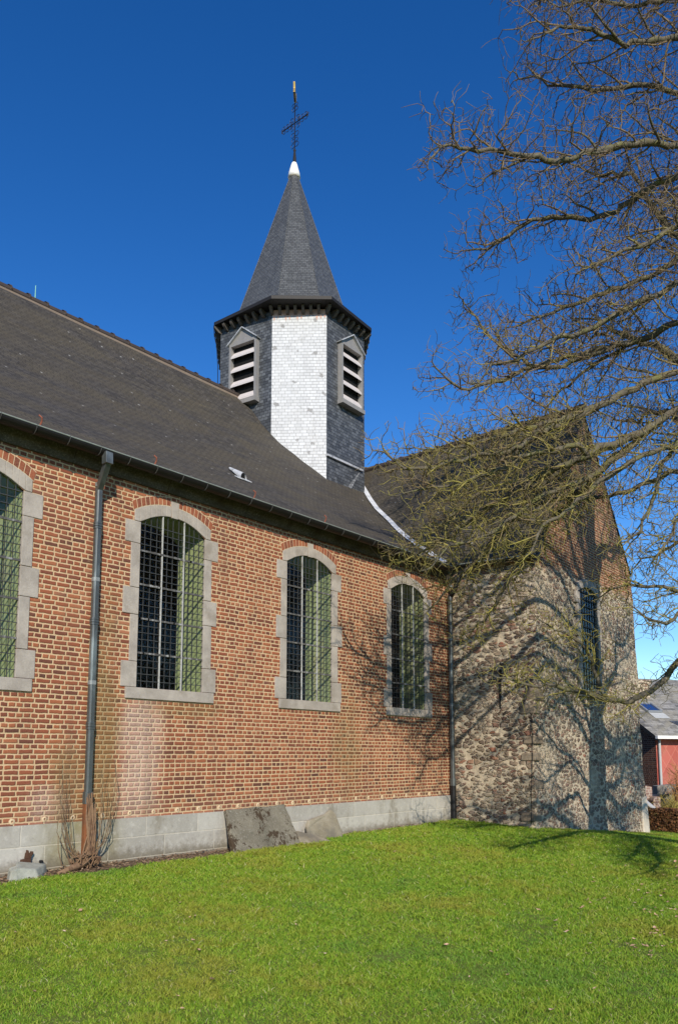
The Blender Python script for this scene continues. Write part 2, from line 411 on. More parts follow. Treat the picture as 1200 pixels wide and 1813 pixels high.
M['rust'] = m_plain('rusty_pipe', (.20,.075,.03), .8, .1, .4, 14., tint=(.05,.05,.05))
M['castiron'] = m_plain('black_iron', (.018,.018,.019), .5, .3, .3)
M['iron'] = m_plain('wrought_iron', (.035,.033,.032), .5, .5, .4)
M['gold'] = m_plain('gilt', (.45,.32,.10), .4, .7, .4)
M['darkwood'] = m_plain('cornice_dark_wood', (.018,.016,.015), .6, 0, .4)
M['corbel'] = m_plain('corbel_grey', (.10,.085,.072), .8, 0, .35)
M['louvre_frame'] = m_plain('louvre_lead', (.27,.26,.25), .6, .1, .25, 10., tint=(.24,.235,.23))
M['louvre_slat'] = m_plain('slat', (.60,.55,.53), .6, 0, .15, 14.)
M['black'] = m_plain('black_void', (.004,.004,.004), .9)
M['lattice'] = m_plain('lattice_iron', (.055,.058,.06), .6, .2, .4, 30.)
M['mullion'] = m_plain('mullion_pale', (.44,.44,.42), .6, 0, .4, 30., tint=(.15,.13,.11))
M['saddle'] = m_plain('saddle_bar', (.10,.095,.09), .6, .2, .4, 30., tint=(.45,.45,.44))
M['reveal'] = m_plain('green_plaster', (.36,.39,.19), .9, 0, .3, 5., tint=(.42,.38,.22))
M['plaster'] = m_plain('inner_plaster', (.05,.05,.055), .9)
M['mortar_disc'] = m_plain('mortar_disc', (.58,.45,.29), .9, 0, .15)
M['ridge'] = m_plain('ridge_tile', (.055,.042,.036), .8, 0, .4, 9.)
M['ridge_mortar'] = m_plain('ridge_mortar', (.22,.17,.13), .9, 0, .3, 9.)
M['hook'] = m_plain('rusty_hook', (.26,.085,.05), .8, 0, .2)
M['copper'] = m_plain('verdigris', (.22,.50,.42), .7, 0, .2)
def m_glass():
    t = NT('window_glass')
    tr = t.n('ShaderNodeBsdfTransparent'); tr.inputs[0].default_value = (.90,.95,.92,1)
    gl = t.n('ShaderNodeBsdfGlossy'); gl.inputs['Roughness'].default_value = .06
    nz = t.noise(t.pos(), 7., 3).outputs[0]
    t.L(t.bump(nz, .25, .01), gl.inputs['Normal'])
    lw = t.n('ShaderNodeLayerWeight'); lw.inputs[0].default_value = .5
    frv = t.math('ADD', .05, t.math('MULTIPLY', t.math('POWER', lw.outputs['Facing'], 4.), .7))
    ms = t.n('ShaderNodeMixShader'); t.L(frv, ms.inputs[0]); t.L(tr.outputs[0], ms.inputs[1]); t.L(gl.outputs[0], ms.inputs[2])
    t.L(ms.outputs[0], t.out.inputs[0]); return t.m
M['glass'] = m_glass()

# ------------------------------------------------------------------ ground
def gz(x, y):
    x = np.asarray(x, float); y = np.asarray(y, float)
    z = -.03-.052*np.clip(-y, 0, 5.5)
    z = z+.05*np.clip((x-9)/5, 0, 1)
    z = z-.088*np.clip(x-14, 0, 18)*(1-.25*np.clip((-y-3)/6, 0, 1))
    return z
def ground():
    xs = np.concatenate([[-900,-300,-100,-50,-25], np.arange(-12, 34, .4), [36,40,50,70,110,300,900]])
    ys = np.concatenate([[-900,-300,-100,-50,-30], np.arange(-16, 2, .3), np.arange(2.5, 26, 1.), [30,40,60,110,300,900]])
    X_, Y_ = np.meshgrid(xs, ys); Zg = gz(X_, Y_)
    rng = np.random.RandomState(3); Zg = Zg+rng.uniform(-.008, .008, Zg.shape)
    nx, ny = len(xs), len(ys)
    me = bpy.data.meshes.new('ground')
    v = np.stack([X_, Y_, Zg], -1).reshape(-1, 3)
    fs = [(j*nx+i, j*nx+i+1, (j+1)*nx+i+1, (j+1)*nx+i) for j in range(ny-1) for i in range(nx-1)]
    me.from_pydata(v.tolist(), [], fs)
    me.polygons.foreach_set('use_smooth', [True]*len(fs))
    t = NT('lawn_soil'); p = t.pos(); s = t.sep(p)
    n1 = t.noise(p, 1.2, 4).outputs[0]; n2 = t.noise(p, 40., 4, .7).outputs[0]
    c = t.mix(n1, (.11,.165,.022), (.15,.18,.030))
    c = t.mix(t.sstep(n2, .4, .8, 0., .6), c, (.10,.085,.03))
    soil = t.mix(n2, (.06,.042,.025), (.20,.14,.085))
    e = t.math('ADD', s[1], t.math('MULTIPLY', t.math('SUBTRACT', n1, .5), .35))
    wl = t.sstep(s[0], 7.6, 11.5, -.48, -.12)
    k = t.sstep(e, t.math('SUBTRACT', wl, .08), wl)
    c = t.mix(k, c, soil)
    me.materials.append(t.fin(c, .95, t.bump(n2, .6, .02)))
    o = bpy.data.objects.new('ground', me); COL.objects.link(o); o['kind'] = 'structure'; return o
ground()

# ------------------------------------------------------------------ church
church = empty('church', (9.5, 3., 0.), 'old brick church with slate roofs, an octagonal slate tower with spire and a rubble-stone transept', 'church')
NX0, NX1 = -8., 13.92
WIN = [3.99, 6.77, 9.605, 12.43]; WW = .56; SILL = 2.19; SPR = 4.42; RISE = .185
def arch(u, w=WW, rise=RISE, spr=SPR):
    rad = (w*w+rise*rise)/(2*rise); return spr+math.sqrt(max(rad*rad-u*u, 0))-(rad-rise)
# nave wall with openings
wb = MB(); Z0, Z1 = .50, 5.12
xs = [NX0]
for c in WIN: xs += [c-WW, c+WW]
xs.append(NX1)
for i in range(0, len(xs), 2):
    a, b = xs[i], xs[i+1]; wb.face([(a,0,Z0),(b,0,Z0),(b,0,Z1),(a,0,Z1)])
NS = 12
for c in WIN:
    wb.face([(c-WW,0,Z0),(c+WW,0,Z0),(c+WW,0,SILL),(c-WW,0,SILL)])
    for k in range(NS):
        u0 = -WW+2*WW*k/NS; u1 = -WW+2*WW*(k+1)/NS
        wb.face([(c+u0,0,arch(u0)),(c+u1,0,arch(u1)),(c+u1,0,Z1),(c+u0,0,Z1)])
wb.build('nave_wall', M['brick'], church, fixn=False)
pb = MB(); pb.box((NX0, -.045, -.4), (NX1-.02, .3, .505)); pb.build('plinth', M['plinth'], church)
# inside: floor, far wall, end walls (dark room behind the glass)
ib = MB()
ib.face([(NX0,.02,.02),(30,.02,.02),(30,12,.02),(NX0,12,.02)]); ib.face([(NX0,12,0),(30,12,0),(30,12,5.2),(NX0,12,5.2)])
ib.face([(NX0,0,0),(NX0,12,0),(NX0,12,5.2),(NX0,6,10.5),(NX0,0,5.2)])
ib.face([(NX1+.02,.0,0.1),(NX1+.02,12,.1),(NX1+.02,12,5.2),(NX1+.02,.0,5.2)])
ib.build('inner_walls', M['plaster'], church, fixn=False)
ob = MB(); ob.box((NX0-.3, 12.05, -.4), (19.5, 12.35, 5.15)); ob.prism([(NX0-.05,.01,-.4),(NX0-.05,12.3,-.4),(NX0-.05,12.3,5.12),(NX0-.05,6.,10.45),(NX0-.05,.01,5.12)], (-.25,0,0)); ob.build('rear_walls', M['brick'], church)

def window(c, xoff=0.):
    # stone surround: toothed jamb stones, sill, two arch stones and a keystone
    sb = MB(); J = .006
    for sgn in (-1, 1):
        zz = SILL; k = 0
        hs = [.34,.62,.36,.60,.30]
        tot = sum(hs); hs = [h*(SPR-SILL-.0)/tot for h in hs]
        for h in hs:
            wide = (k % 2 == 0); w = (.245 if wide else .135)+random.uniform(-.012, .012)
            x0, x1 = sorted((c+sgn*WW, c+sgn*(WW+w)))
            pr = -.012-random.uniform(0, .004)
            sb.box((x0, pr, zz+J/2), (x1, .03, zz+h-J/2)); zz += h; k += 1
    sb.box((c-WW-.17, -.030, SILL-.15), (c+WW+.20, .03, SILL-.003))
    T = .165
    for sgn in (-1, 1):
        n = 7; us = [sgn*(.065+(WW+.10-.065)*k/n) for k in range(n+1)]
        inner = [(c+u, 0, arch(max(-WW, min(WW, u))) if abs(u) <= WW else SPR+.004) for u in us]
        outer = [(c+u, 0, arch(u, WW+.12, RISE*1.05, SPR-.005)+T-.02) for u in us]
        for k in range(n):
            q = [inner[k], inner[k+1], outer[k+1], outer[k]]
            a = [(p[0], -.014, p[2]) for p in q]; b = [(p[0], .03, p[2]) for p in q]
            sb.hexa([a[0], a[1], b[1], b[0], a[3], a[2], b[2], b[3]])
    kz = arch(.06)-.012
    sb.hexa([(c-.052,-.020,kz),(c+.052,-.020,kz),(c+.052,.03,kz),(c-.052,.03,kz),(c-.068,-.020,kz+.235),(c+.068,-.020,kz+.235),(c+.068,.03,kz+.235),(c-.068,.03,kz+.235)])
    # the opening itself: reveal is the window's own child of the church
    sur = sb.build('window', M['bluestone'], church, bevel=.006)
    # brick relieving arch
    for sgn in (-1, 1):
        ab = MB(); mbk = MB()
        for k in range(9):
            u0 = sgn*(.075+(WW+.12-.075)*k/9); u1 = sgn*(.075+(WW+.12-.075)*(k+1)/9)
            za = arch(u0, WW+.12, RISE*1.05, SPR-.005)+T-.018; zb = arch(u1, WW+.12, RISE*1.05, SPR-.005)+T-.018
            H = .118; e0 = u0+sgn*.005; e1 = u1-sgn*.005
            ab.prism([(c+e0,-.007,za+.008),(c+e1,-.007,zb+.008),(c+e1+u1*.04,-.007,zb+H),(c+e0+u0*.04,-.007,za+H)], (0,.03,0))
            mbk.prism([(c+u0,-.003,za),(c+u1,-.003,zb),(c+u1*1.04,-.003,zb+.128),(c+u0*1.04,-.003,za+.128)], (0,.02,0))
        a_ = ab.build('brick_arch', M['brickplain'], sur, bevel=.003)
        mbk.build('arch_mortar', M['mortar_disc'], sur, weld=True)
    # reveal (inside of the wall thickness), plastered
    rb = MB(); D0, D1 = .034, .60
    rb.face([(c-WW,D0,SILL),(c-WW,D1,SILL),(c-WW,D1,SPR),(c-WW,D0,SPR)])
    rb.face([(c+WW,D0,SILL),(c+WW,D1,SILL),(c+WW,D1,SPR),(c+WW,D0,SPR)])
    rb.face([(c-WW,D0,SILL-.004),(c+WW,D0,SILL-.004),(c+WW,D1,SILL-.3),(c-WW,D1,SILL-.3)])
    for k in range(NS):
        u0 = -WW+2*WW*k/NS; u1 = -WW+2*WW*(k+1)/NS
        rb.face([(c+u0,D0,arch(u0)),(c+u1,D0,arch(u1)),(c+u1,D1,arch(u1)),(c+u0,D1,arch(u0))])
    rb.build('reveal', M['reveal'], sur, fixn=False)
    # glass
    gb = MB(); y = .030
    pts = [(c-WW,y,SILL),(c+WW,y,SILL)]+[(c+WW-2*WW*k/NS, y, arch(WW-2*WW*k/NS)) for k in range(NS+1)]
    gb.face(pts); gb.build('glass', M['glass'], sur)
    # leaded lattice
    lb = MB(); ncol = 12
    for k in range(1, ncol):
        if k in (4, 8): continue
        u = -WW+2*WW*k/ncol+random.uniform(-.004, .004)
        lb.bar((c+u, .018, SILL), (c+u+random.uniform(-.004, .004), .018, arch(u)), .0075, .010)
    bays = 5; z0 = SILL; hb = .462
    zz = []
    for i in range(bays):
        for j in range(1, 5):
            zz.append(z0+i*hb+hb*j/5)
    for z in zz:
        if z > arch(0)-.02: continue
        w = WW
        if z > SPR:
            lo, hi = 0, WW
            for _ in range(30):
                mdl = (lo+hi)/2
                if arch(mdl) > z: lo = mdl
                else: hi = mdl
            w = lo
        a = random.uniform(-.004, .004)
        lb.bar((c-w, .013, z+a), (c+w, .013, z-a), .0075, .010)
    lb.build('leaded_lattice', M['lattice'], sur)
    mb2 = MB()
    for u in (-WW/3, WW/3): mb2.bar((c+u, .008, SILL), (c+u, .008, arch(u)), .014, .022, up=(0,1,0))
    mb2.build('mullion', M['mullion'], sur)
    sd = MB()
    for i in range(1, bays):
        z = z0+i*hb
        w = WW if z < SPR else WW*.6
        sd.bar((c-w, .012, z), (c+w, .012, z), .022, .024)
        for q in range(7):
            u = -w+2*w*random.random(); sd.bar((c+u-.02, .002, z), (c+u+.02, .002, z), .014, .03)
    sd.build('saddle_bar', M['saddle'], sur)
    return sur
def m_brickplain():
    t = NT('arch_brick'); p = t.pos()
    oi = t.n('ShaderNodeNewGeometry').outputs['Random Per Island']
    f = t.noise(p, 45., 4, .7).outputs[0]
    c = t.ramp(oi, BRICKS); c = t.mix(t.sstep(f, .3, .8, 0., .5), c, (.42,.19,.11))
    return t.fin(c, .9, t.bump(f, .6, .004))
M['brickplain'] = m_brickplain()
for c in WIN: window(c)

# cornice, gutter with brackets
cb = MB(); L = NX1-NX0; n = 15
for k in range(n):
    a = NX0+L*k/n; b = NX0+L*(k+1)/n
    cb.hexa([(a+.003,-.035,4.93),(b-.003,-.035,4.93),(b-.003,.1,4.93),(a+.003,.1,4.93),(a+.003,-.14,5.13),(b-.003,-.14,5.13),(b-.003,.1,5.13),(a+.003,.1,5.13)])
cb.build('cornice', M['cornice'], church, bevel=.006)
def half_gutter(name, p0, p1, out, r=.085):
    """half-round gutter between two points (rim height), 'out' = outward unit vector"""
    g = MB(); p0 = Vector(p0); p1 = Vector(p1); out = Vector(out); n = 10
    prof = [(-math.cos(math.pi*k/n)*r, -math.sin(math.pi*k/n)*r) for k in range(n+1)]
    prof2 = [(a*.9, b*.9) for a, b in prof]
    loop = prof+prof2[::-1]
    A = [p0+out*a+Vector((0,0,b)) for a, b in loop]; B = [p1+out*a+Vector((0,0,b)) for a, b in loop]
    m = len(loop)
    for k in range(m): g.face([A[k], A[(k+1) % m], B[(k+1) % m], B[k]])
    o = g.build(name, M['gutter'], church, smooth=False, weld=True)
    lp = MB(); lp.tube([p0+out*r, p1+out*r], .0085, 6); lp.build('gutter_lip', M['gutter_lip'], o)
    d = (p1-p0); Ld = d.length; d.normalize()
    k = .3
    while k < Ld:
        b = MB(); q = p0+d*k
        pr = [(-math.cos(math.pi*j/8)*(r+.005), -math.sin(math.pi*j/8)*(r+.005)) for j in range(3, 9)]+[(r+.002, .014)]
        for j in range(len(pr)-1):
            b.bar(q+out*pr[j][0]+Vector((0,0,pr[j][1])), q+out*pr[j+1][0]+Vector((0,0,pr[j+1][1])), .012, .005, up=d)
        b.build('gutter_bracket', M['bracket'], o); k += .43
    return o
half_gutter('gutter', (2.9, -.262, 5.118), (13.62, -.262, 5.118), (0,-1,0))

# nave roof: flared profile
PROF = [(-.255, 5.14), (.1, 5.34), (.6, 5.655), (1.53, 6.26), (2.4, 6.93), (3.38, 7.72), (4.28, 8.62), (4.9, 9.33), (6.0, 10.6)]
def prof_fine(P):
    out = []
    for i in range(len(P)-1):
        p0 = P[max(i-1, 0)]; p1 = P[i]; p2 = P[i+1]; p3 = P[min(i+2, len(P)-1)]
        for k in range(4):
            t = k/4
            f = lambda a, b, c, d: .5*((2*b)+(-a+c)*t+(2*a-5*b+4*c-d)*t*t+(-a+3*b-3*c+d)*t**3)
            out.append((p1[0]+(p2[0]-p1[0])*t, f(p0[1], p1[1], p2[1], p3[1])))
    out.append(P[-1]); return out
PF = prof_fine(PROF)
def roof_sheet(mb, prof, place, a0, a1, na=24, sag=0.):
    s = 0; S_ = [0]
    for i in range(1, len(prof)): s += math.dist(prof[i], prof[i-1]); S_.append(s)
    for j in range(na):
        ta = a0+(a1-a0)*j/na; tb = a0+(a1-a0)*(j+1)/na
        for i in range(len(prof)-1):
            q = [(ta, i), (tb, i), (tb, i+1), (ta, i+1)]
            mb.face([place(t, *prof[k]) for t, k in q], [(t, S_[k]) for t, k in q])
rb = MB()
def pl_nave(t, y, z):
    w = .018*mnoise.noise(Vector((t*.6, y*.8, 0)))
    return (t, y, z+w)
NRX1 = 16.92
roof_sheet(rb, PF, pl_nave, NX0-.15, NRX1, 60)
roof_sheet(rb, [(12-y, z) for y, z in PF], lambda t, y, z: (t, y, z), NX0-.15, NRX1, 10)
nroof = rb.build('nave_roof', M['nave_slate'], church, fixn=False, smooth=True)
xb = MB(); xb.face([(NRX1,-.2,5.1),(NRX1,12.2,5.1),(NRX1,6,10.58)]); xb.build('nave_end_wall', M['brick'], church, fixn=False)
# ridge
rg = MB(); k = NX0
while k < 13.55:
    z = 10.62+.012*mnoise.noise(Vector((k*1.3, 3, 0)))
    rg.tube([(k, 6, z-.01), (k+.36, 6, z-.005), (k+.37, 6, z+.012), (k+.40, 6, z+.012)], [.085,.085,.10,.10], 10); k += .40
rg.build('ridge_tiles', M['ridge'], nroof)
rm = MB(); rm.box((NX0, 5.90, 10.47), (13.5, 6.10, 10.56)); rm.build('ridge_mortar', M['ridge_mortar'], nroof)
# roof hooks, vent, lightning rod
def yprof(y):
    for i in range(len(PF)-1):
        if PF[i][0] <= y <= PF[i+1][0]:
            t = (y-PF[i][0])/(PF[i+1][0]-PF[i][0]); return PF[i][1]+t*(PF[i+1][1]-PF[i][1])
for x in (4.72, 6.42, 8.3, 9.98):
    h = MB(); y0 = .02; z0 = yprof(y0)
    h.tube([(x,y0,z0-.01),(x+.01,y0-.03,z0+.05),(x,y0-.05,z0+.09),(x-.03,y0-.03,z0+.12)], .011, 6); h.build('roof_hook', M['hook'], nroof)
v = MB(); y0 = 1.52; z0 = yprof(y0); x0 = 9.36; w = .25
n = 8
for k in range(n):
    a0 = math.pi*k/n; a1 = math.pi*(k+1)/n
    p = [(x0+w/2-math.cos(a)*w/2*.62, y0, z0+.01+math.sin(a)*.13) for a in (a0, a1)]
    b = [(x0+w/2-math.cos(a)*w/2*.30, y0+.36, z0+.30+math.sin(a)*.03) for a in (a0, a1)]
    v.face([p[0], p[1], b[1], b[0]])
vent = v.build('roof_vent', M['lead'], nroof, fixn=False)
v = MB(); v.hexa([(x0-.06,y0-.05,z0-.02),(x0+w+.03,y0-.05,z0-.02),(x0+w+.03,y0+.04,z0+.035),(x0-.06,y0+.04,z0+.035),(x0-.06,y0-.05,z0-.005),(x0+w+.03,y0-.05,z0-.005),(x0+w+.03,y0+.04,z0+.05),(x0-.06,y0+.04,z0+.05)]); v.build('vent_apron', M['lead'], vent)
v = MB(); v.face([(x0+w/2-math.cos(math.pi*k/8)*w/2*.56, y0+.03, z0+.012+math.sin(math.pi*k/8)*.115) for k in range(9)]); v.build('vent_mesh', M['black'], vent, fixn=False)
lr = MB(); lr.tube([(7.73,6,10.65),(7.73,6,10.98)], [.012,.008], 6); lr.build('lightning_rod', M['copper'], nroof)

# left downpipe
def square_tube(mb, pts, w): 
    for a, b in zip(pts[:-1], pts[1:]): mb.bar(a, b, w, w, up=(1,-1,0))
def downpipe(x, y, ztop, zrust, zbot, mat_low, collars, label=None, w=.085):
    dp = MB(); hw = w/2
    prof = [(-hw*.62,-hw), (hw*.62,-hw), (hw,-hw*.55), (hw,hw*.5), (hw*.6,hw), (-hw*.6,hw), (-hw,hw*.5), (-hw,-hw*.55)]
    def seg(mb, z0, z1, sc=1.):
        mb.prism([(x+a*sc, y+b*sc, z0) for a, b in prof], (0,0,z1-z0))
    seg(dp, zrust, ztop)
    zc = zrust+.55; 
    o = dp.build('downpipe', M['zinc'], church, bevel=.004)
    for z in collars:
        c = MB(); seg(c, z, z+.025, 1.16); seg(c, z+.032, z+.058, 1.20); seg(c, z+.065, z+.085, 1.14); c.build('pipe_collar', M['zinc'], o)
    for z in [c+.55 for c in collars]:
        c = MB(); seg(c, z, z+.05, 1.07); c.build('pipe_joint', M['joint'], o)
    lo = MB(); seg(lo, zbot, zrust-.001, 1.18); lo.build('pipe_shoe', mat_low, o)
    lk = MB(); seg(lk, zrust-.004, zrust+.14, 1.27); lk.build('pipe_socket', M['zinc'], o)
    return o
dp1 = downpipe(5.505, -.085, 4.685, .72, -.06, M['rust'], [1.62, 2.92, 4.15])
e = MB(); e.bar((5.505,-.085,4.66),(5.452,-.335,4.955),.074,.074,up=(1,0,0)); e.bar((5.452,-.335,4.925),(5.452,-.325,5.075),.10,.10,up=(1,0,0)); e.build('pipe_elbow', M['zinc'], dp1, bevel=.004)
dp2 = downpipe(13.80, -.10, 4.60, .70, -.06, M['castiron'], [1.75, 3.1, 4.2])
e = MB(); e.tube([(13.80,-.10,4.56),(13.83,-.20,4.72),(13.86,-.28,4.92),(13.86,-.30,5.05)], .05, 8); e.build('pipe_elbow', M['castiron'], dp2, smooth=True)

# damp-proofing plugs in the bottom course
x = 4.62
while x < 13.6:
    d = MB(); c0 = Vector((x+random.uniform(-.03,.03), -.004, .558+random.uniform(-.006,.008)))
    n = 12
    ro = random.uniform(.030,.040)
    ring = [(c0.x+math.cos(2*math.pi*k/n)*ro*random.uniform(.9,1.08), c0.z+math.sin(2*math.pi*k/n)*ro*random.uniform(.9,1.1)) for k in range(n)]
    inn = [(c0.x+math.cos(2*math.pi*k/n)*.013, c0.z+math.sin(2*math.pi*k/n)*.016) for k in range(n)]
    for k in range(n):
        j = (k+1) % n
        d.face([(ring[k][0],-.006,ring[k][1]),(ring[j][0],-.006,ring[j][1]),(inn[j][0],-.012,inn[j][1]),(inn[k][0],-.012,inn[k][1])])
        d.face([(inn[k][0],-.012,inn[k][1]),(inn[j][0],-.012,inn[j][1]),(inn[j][0],.0,inn[j][1]),(inn[k][0],.0,inn[k][1])])
        d.face([(ring[k][0],-.006,ring[k][1]),(ring[j][0],-.006,ring[j][1]),(ring[j][0],.0,ring[j][1]),(ring[k][0],.0,ring[k][1])])
    d.build('damp_plug', M['mortar_disc'], church, fixn=False); x += .385

# ---- transept
YG = -1.78; RX, RZ = 16.92, 9.24
def xl(z): return 13.92+.43*max(0, min(1, z/5.2))**1.3+.03*math.sin(z*2.1)*(z > .2)
def xr(z):
    if z < 5.7: return 19.88-.03*max(z, 0)-.14*max(0, (z-4)/1.7)
    return 19.5
def top(x):
    if x < RX: return 5.35+(x-14.32)*(RZ-5.35)/(RX-14.32)
    return RZ-(x-RX)*(RZ-5.75)/(19.56-RX)
gb = MB()
GW = (16.30, 17.24); GS, GT = 2.72, 4.86
us = list(np.linspace(0, .42, 10))
def gx(u, z): return xl(z)+(xr(z)-xl(z))*u
# build by horizontal rows; columns follow the battered sides; the window is cut on a fitted column pair
zs = [-.9,-.5,-.2]+[i*.25 for i in range(0, 10)]+[GS]+[2.98+.235*i for i in range(0, 8)]+[GT]+[5.1,5.35]
def warp(x, z, edge):
    k = .05 if edge else .028
    return x+(k*mnoise.noise(Vector((1.7*z, 3.1, edge*5.)))+.03*mnoise.noise(Vector((5*z, 1.1, edge*2.))) if edge else 0)
def yd(x, z): return YG-.035*mnoise.noise(Vector((x*1.3, z*1.3, 1.)))-.012*mnoise.noise(Vector((x*6, z*6, 4.)))-.05*max(0, (1.2-z)/1.2)*.6
cols_l = 11; cols_r = 12
def row_pts(z):
    a, b = xl(z), xr(z); w0, w1 = GW
    xs_ = [a+(w0-a)*k/cols_l for k in range(cols_l)]+[w0, (w0*2+w1)/3, (w0+2*w1)/3, w1]+[w1+(b-w1)*k/cols_r for k in range(1, cols_r+1)]
    out = []
    for i, xx in enumerate(xs_):
        e = 1 if i == 0 else (2 if i == len(xs_)-1 else 0)
        X2 = warp(xx, z, e); out.append((X2, yd(X2, z), z))
    return out
rows = [row_pts(z) for z in zs]
for j in range(len(rows)-1):
    for i in range(len(rows[0])-1):
        if cols_l <= i < cols_l+3 and GS-.01 <= zs[j] < GT-.01: continue
        q = [rows[j][i], rows[j][i+1], rows[j+1][i+1], rows[j+1][i]]
        gb.face(q, [(p[0], p[2]) for p in q])
# gable triangle above
tz = zs[-1]; base = rows[-1]; N = len(base)-1
nl = 14
prev = base
for l in range(1, nl+1):
    t = l/nl; z = tz+(RZ-tz)*t
    a = RX-(RX-14.33)*(RZ-z)/(RZ-5.35)
    b = min(RX+(19.56-RX)*(RZ-z)/(RZ-5.75), base[-1][0]-.0)
    cur = []
    for i in range(N+1):
        xx = a+(b-a)*(base[i][0]-base[0][0])/(base[-1][0]-base[0][0])
        cur.append((xx, yd(xx, z) if l < nl else YG, z))
    for i in range(N):
        q = [prev[i], prev[i+1], cur[i+1], cur[i]]
        if l == nl: q = [prev[i], prev[i+1], cur[0]]
        gb.face(q, [(p[0], p[2]) for p in q])
    prev = cur
gb.build('transept_gable', M['gable'], church, fixn=False, weld=True, smooth=True)
# west and east transept walls
def side_wall(name, fx, ys, zs_, flip=False):
    b = MB(); g = [[fx(y, z) for y in ys] for z in zs_]
    for j in range(len(zs_)-1):
        for i in range(len(ys)-1):
            q = [g[j][i], g[j][i+1], g[j+1][i+1], g[j+1][i]]
            b.face(q, [(p[1]+40, p[2]) for p in q])
    return b.build(name, M['rubble'], church, fixn=False, weld=True, smooth=True)
zw = [z for z in zs]
def fwest(y, z):
    s = min(1, max(0, -y/1.78)); x = 13.93+(warp(xl(z), z, 1)-13.93)*s
    k = 1 if s < .99 else 0
    return (x-k*.05*mnoise.noise(Vector((y*1.6, z*1.6, 9.)))-k*.012*mnoise.noise(Vector((y*6, z*6, 2.))), yd(xl(z), z) if k == 0 else y, z)
side_wall('transept_side_wall', fwest, [.05]+list(np.linspace(-.08, -1.6, 9))+[-1.78], zw)
def feast(y, z): return (warp(xr(z), z, 2), yd(xr(z), z) if y < -1.77 else y, min(z, 5.7))
side_wall('transept_side_wall', feast, [-1.78]+list(np.linspace(-1.5, 13.7, 20)), zw+[5.7])
# large corner stones on the south-west corner
QM = m_stone('brown_quoin', (.17,.13,.09), (.27,.22,.16))
for (z, h, a, b) in [(.06,.17,.30,.25),(.66,.17,.26,.34),(1.20,.15,.30,.2),(1.52,.15,.24,.32),(2.1,.2,.5,.22),(2.36,.24,.2,.35)]:
    qb = MB(); x0 = xl(z+h/2); y0 = YG-.03
    qb.hexa([(x0-.02,y0-.005,z),(x0+b,y0-.015,z),(x0+b,y0+a*.4,z),(x0-.025,y0+a,z),(x0-.015,y0-.005,z+h),(x0+b*.94,y0-.012,z+h),(x0+b,y0+a*.4,z+h),(x0-.02,y0+a*.95,z+h)])
    qb.build('corner_stone', QM, church, bevel=.02)
pb2 = MB(); pb2.hexa([(19.50,YG-.10,-.75),(19.92,YG-.10,-.75),(19.92,YG+.2,-.75),(19.50,YG+.2,-.75),(19.56,YG-.05,.28),(19.90,YG-.05,.32),(19.90,YG+.2,.32),(19.56,YG+.2,.28)]); pb2.build('pale_corner_stone', m_stone('pale_corner', (.50,.44,.35), (.62,.55,.45)), church, bevel=.02)
# transept roof
TP = [(13.66, 5.215), (14.05, 5.66), (14.7, 6.46), (15.5, 7.46), (16.92, 9.24)]
TPF = prof_fine(TP)
tb = MB()
def lean(t, x): return x+.50*min(1, max(0, -t/1.85))*(RX-x)/(RX-13.66)
def plw(t, x, z): return (lean(t, x), t, z+.015*mnoise.noise(Vector((t*.7, x*.8, 5))))
roof_sheet(tb, TPF, plw, -1.86, 13.7, 40)
TE = [(19.60, 5.76), (18.8, 6.83), (17.9, 8.02), (RX, 9.24)]
roof_sheet(tb, TE, lambda t, x, z: (x, t, z), -1.80, 13.7, 10)
troof = tb.build('transept_roof', M['nave_slate'], church, fixn=False, smooth=True)
vb = MB()
for i in range(len(TPF)-1):
    (x0, z0), (x1, z1) = TPF[i], TPF[i+1]; x0 = lean(-1.85, x0); x1 = lean(-1.85, x1)
    vb.hexa([(x0,-1.875,z0-.10),(x1,-1.875,z1-.10),(x1,-1.80,z1-.10),(x0,-1.80,z0-.10),(x0,-1.875,z0-.006),(x1,-1.875,z1-.006),(x1,-1.80,z1-.006),(x0,-1.80,z0-.006)])
vb.build('verge_board', M['darkwood'], troof)
rg = MB(); k = -1.85
while k < 4.5:
    rg.tube([(RX,k,RZ+.01),(RX,k+.36,RZ+.012),(RX,k+.37,RZ+.025),(RX,k+.40,RZ+.025)], [.08,.08,.095,.095], 10); k += .40
rg.build('ridge_tiles', M['ridge'], troof)
bx = MB(); bx.face([(14.3,13.6,5.3),(19.5,13.6,5.3),(RX,13.6,RZ-.02)]); bx.box((13.95,13.4,-.5),(19.85,13.6,5.3)); bx.build('rear_gable', M['rubble'], church)
half_gutter('gutter', (14.17, -1.88, 5.235), (13.72, -.36, 5.175), (-1,0,0), .06)
# valley flashing where the two roofs meet: march along the transept profile
def nave_y(z):
    for i in range(len(PF)-1):
        if PF[i][1] <= z <= PF[i+1][1]:
            t = (z-PF[i][1])/(PF[i+1][1]-PF[i][1]); return PF[i][0]+t*(PF[i+1][0]-PF[i][0])
vl = MB(); pts = []
for (x, z) in TPF:
    y = nave_y(z)
    if y is not None: pts.append(Vector((x, y, z)))
pts = [p for p in pts if p.z < 9.2]
for a, b in zip(pts[:-1], pts[1:]):
    q = []
    for p in (a, b):
        for dx in (-.085, .075):
            if dx < 0: q.append(Vector((p.x+dx, p.y+.0, p.z+.028)))
            else: q.append(Vector((p.x+dx*.6, p.y-dx*.5, p.z+.04+dx*.45)))
    vl.face([q[0], q[1], q[3], q[2]])
vl.build('valley_flashing', M['whitecap'] if False else m_plain('valley_lead', (.62,.63,.64), .5, .1, .15, 12., tint=(.42,.43,.44)), church, fixn=False)
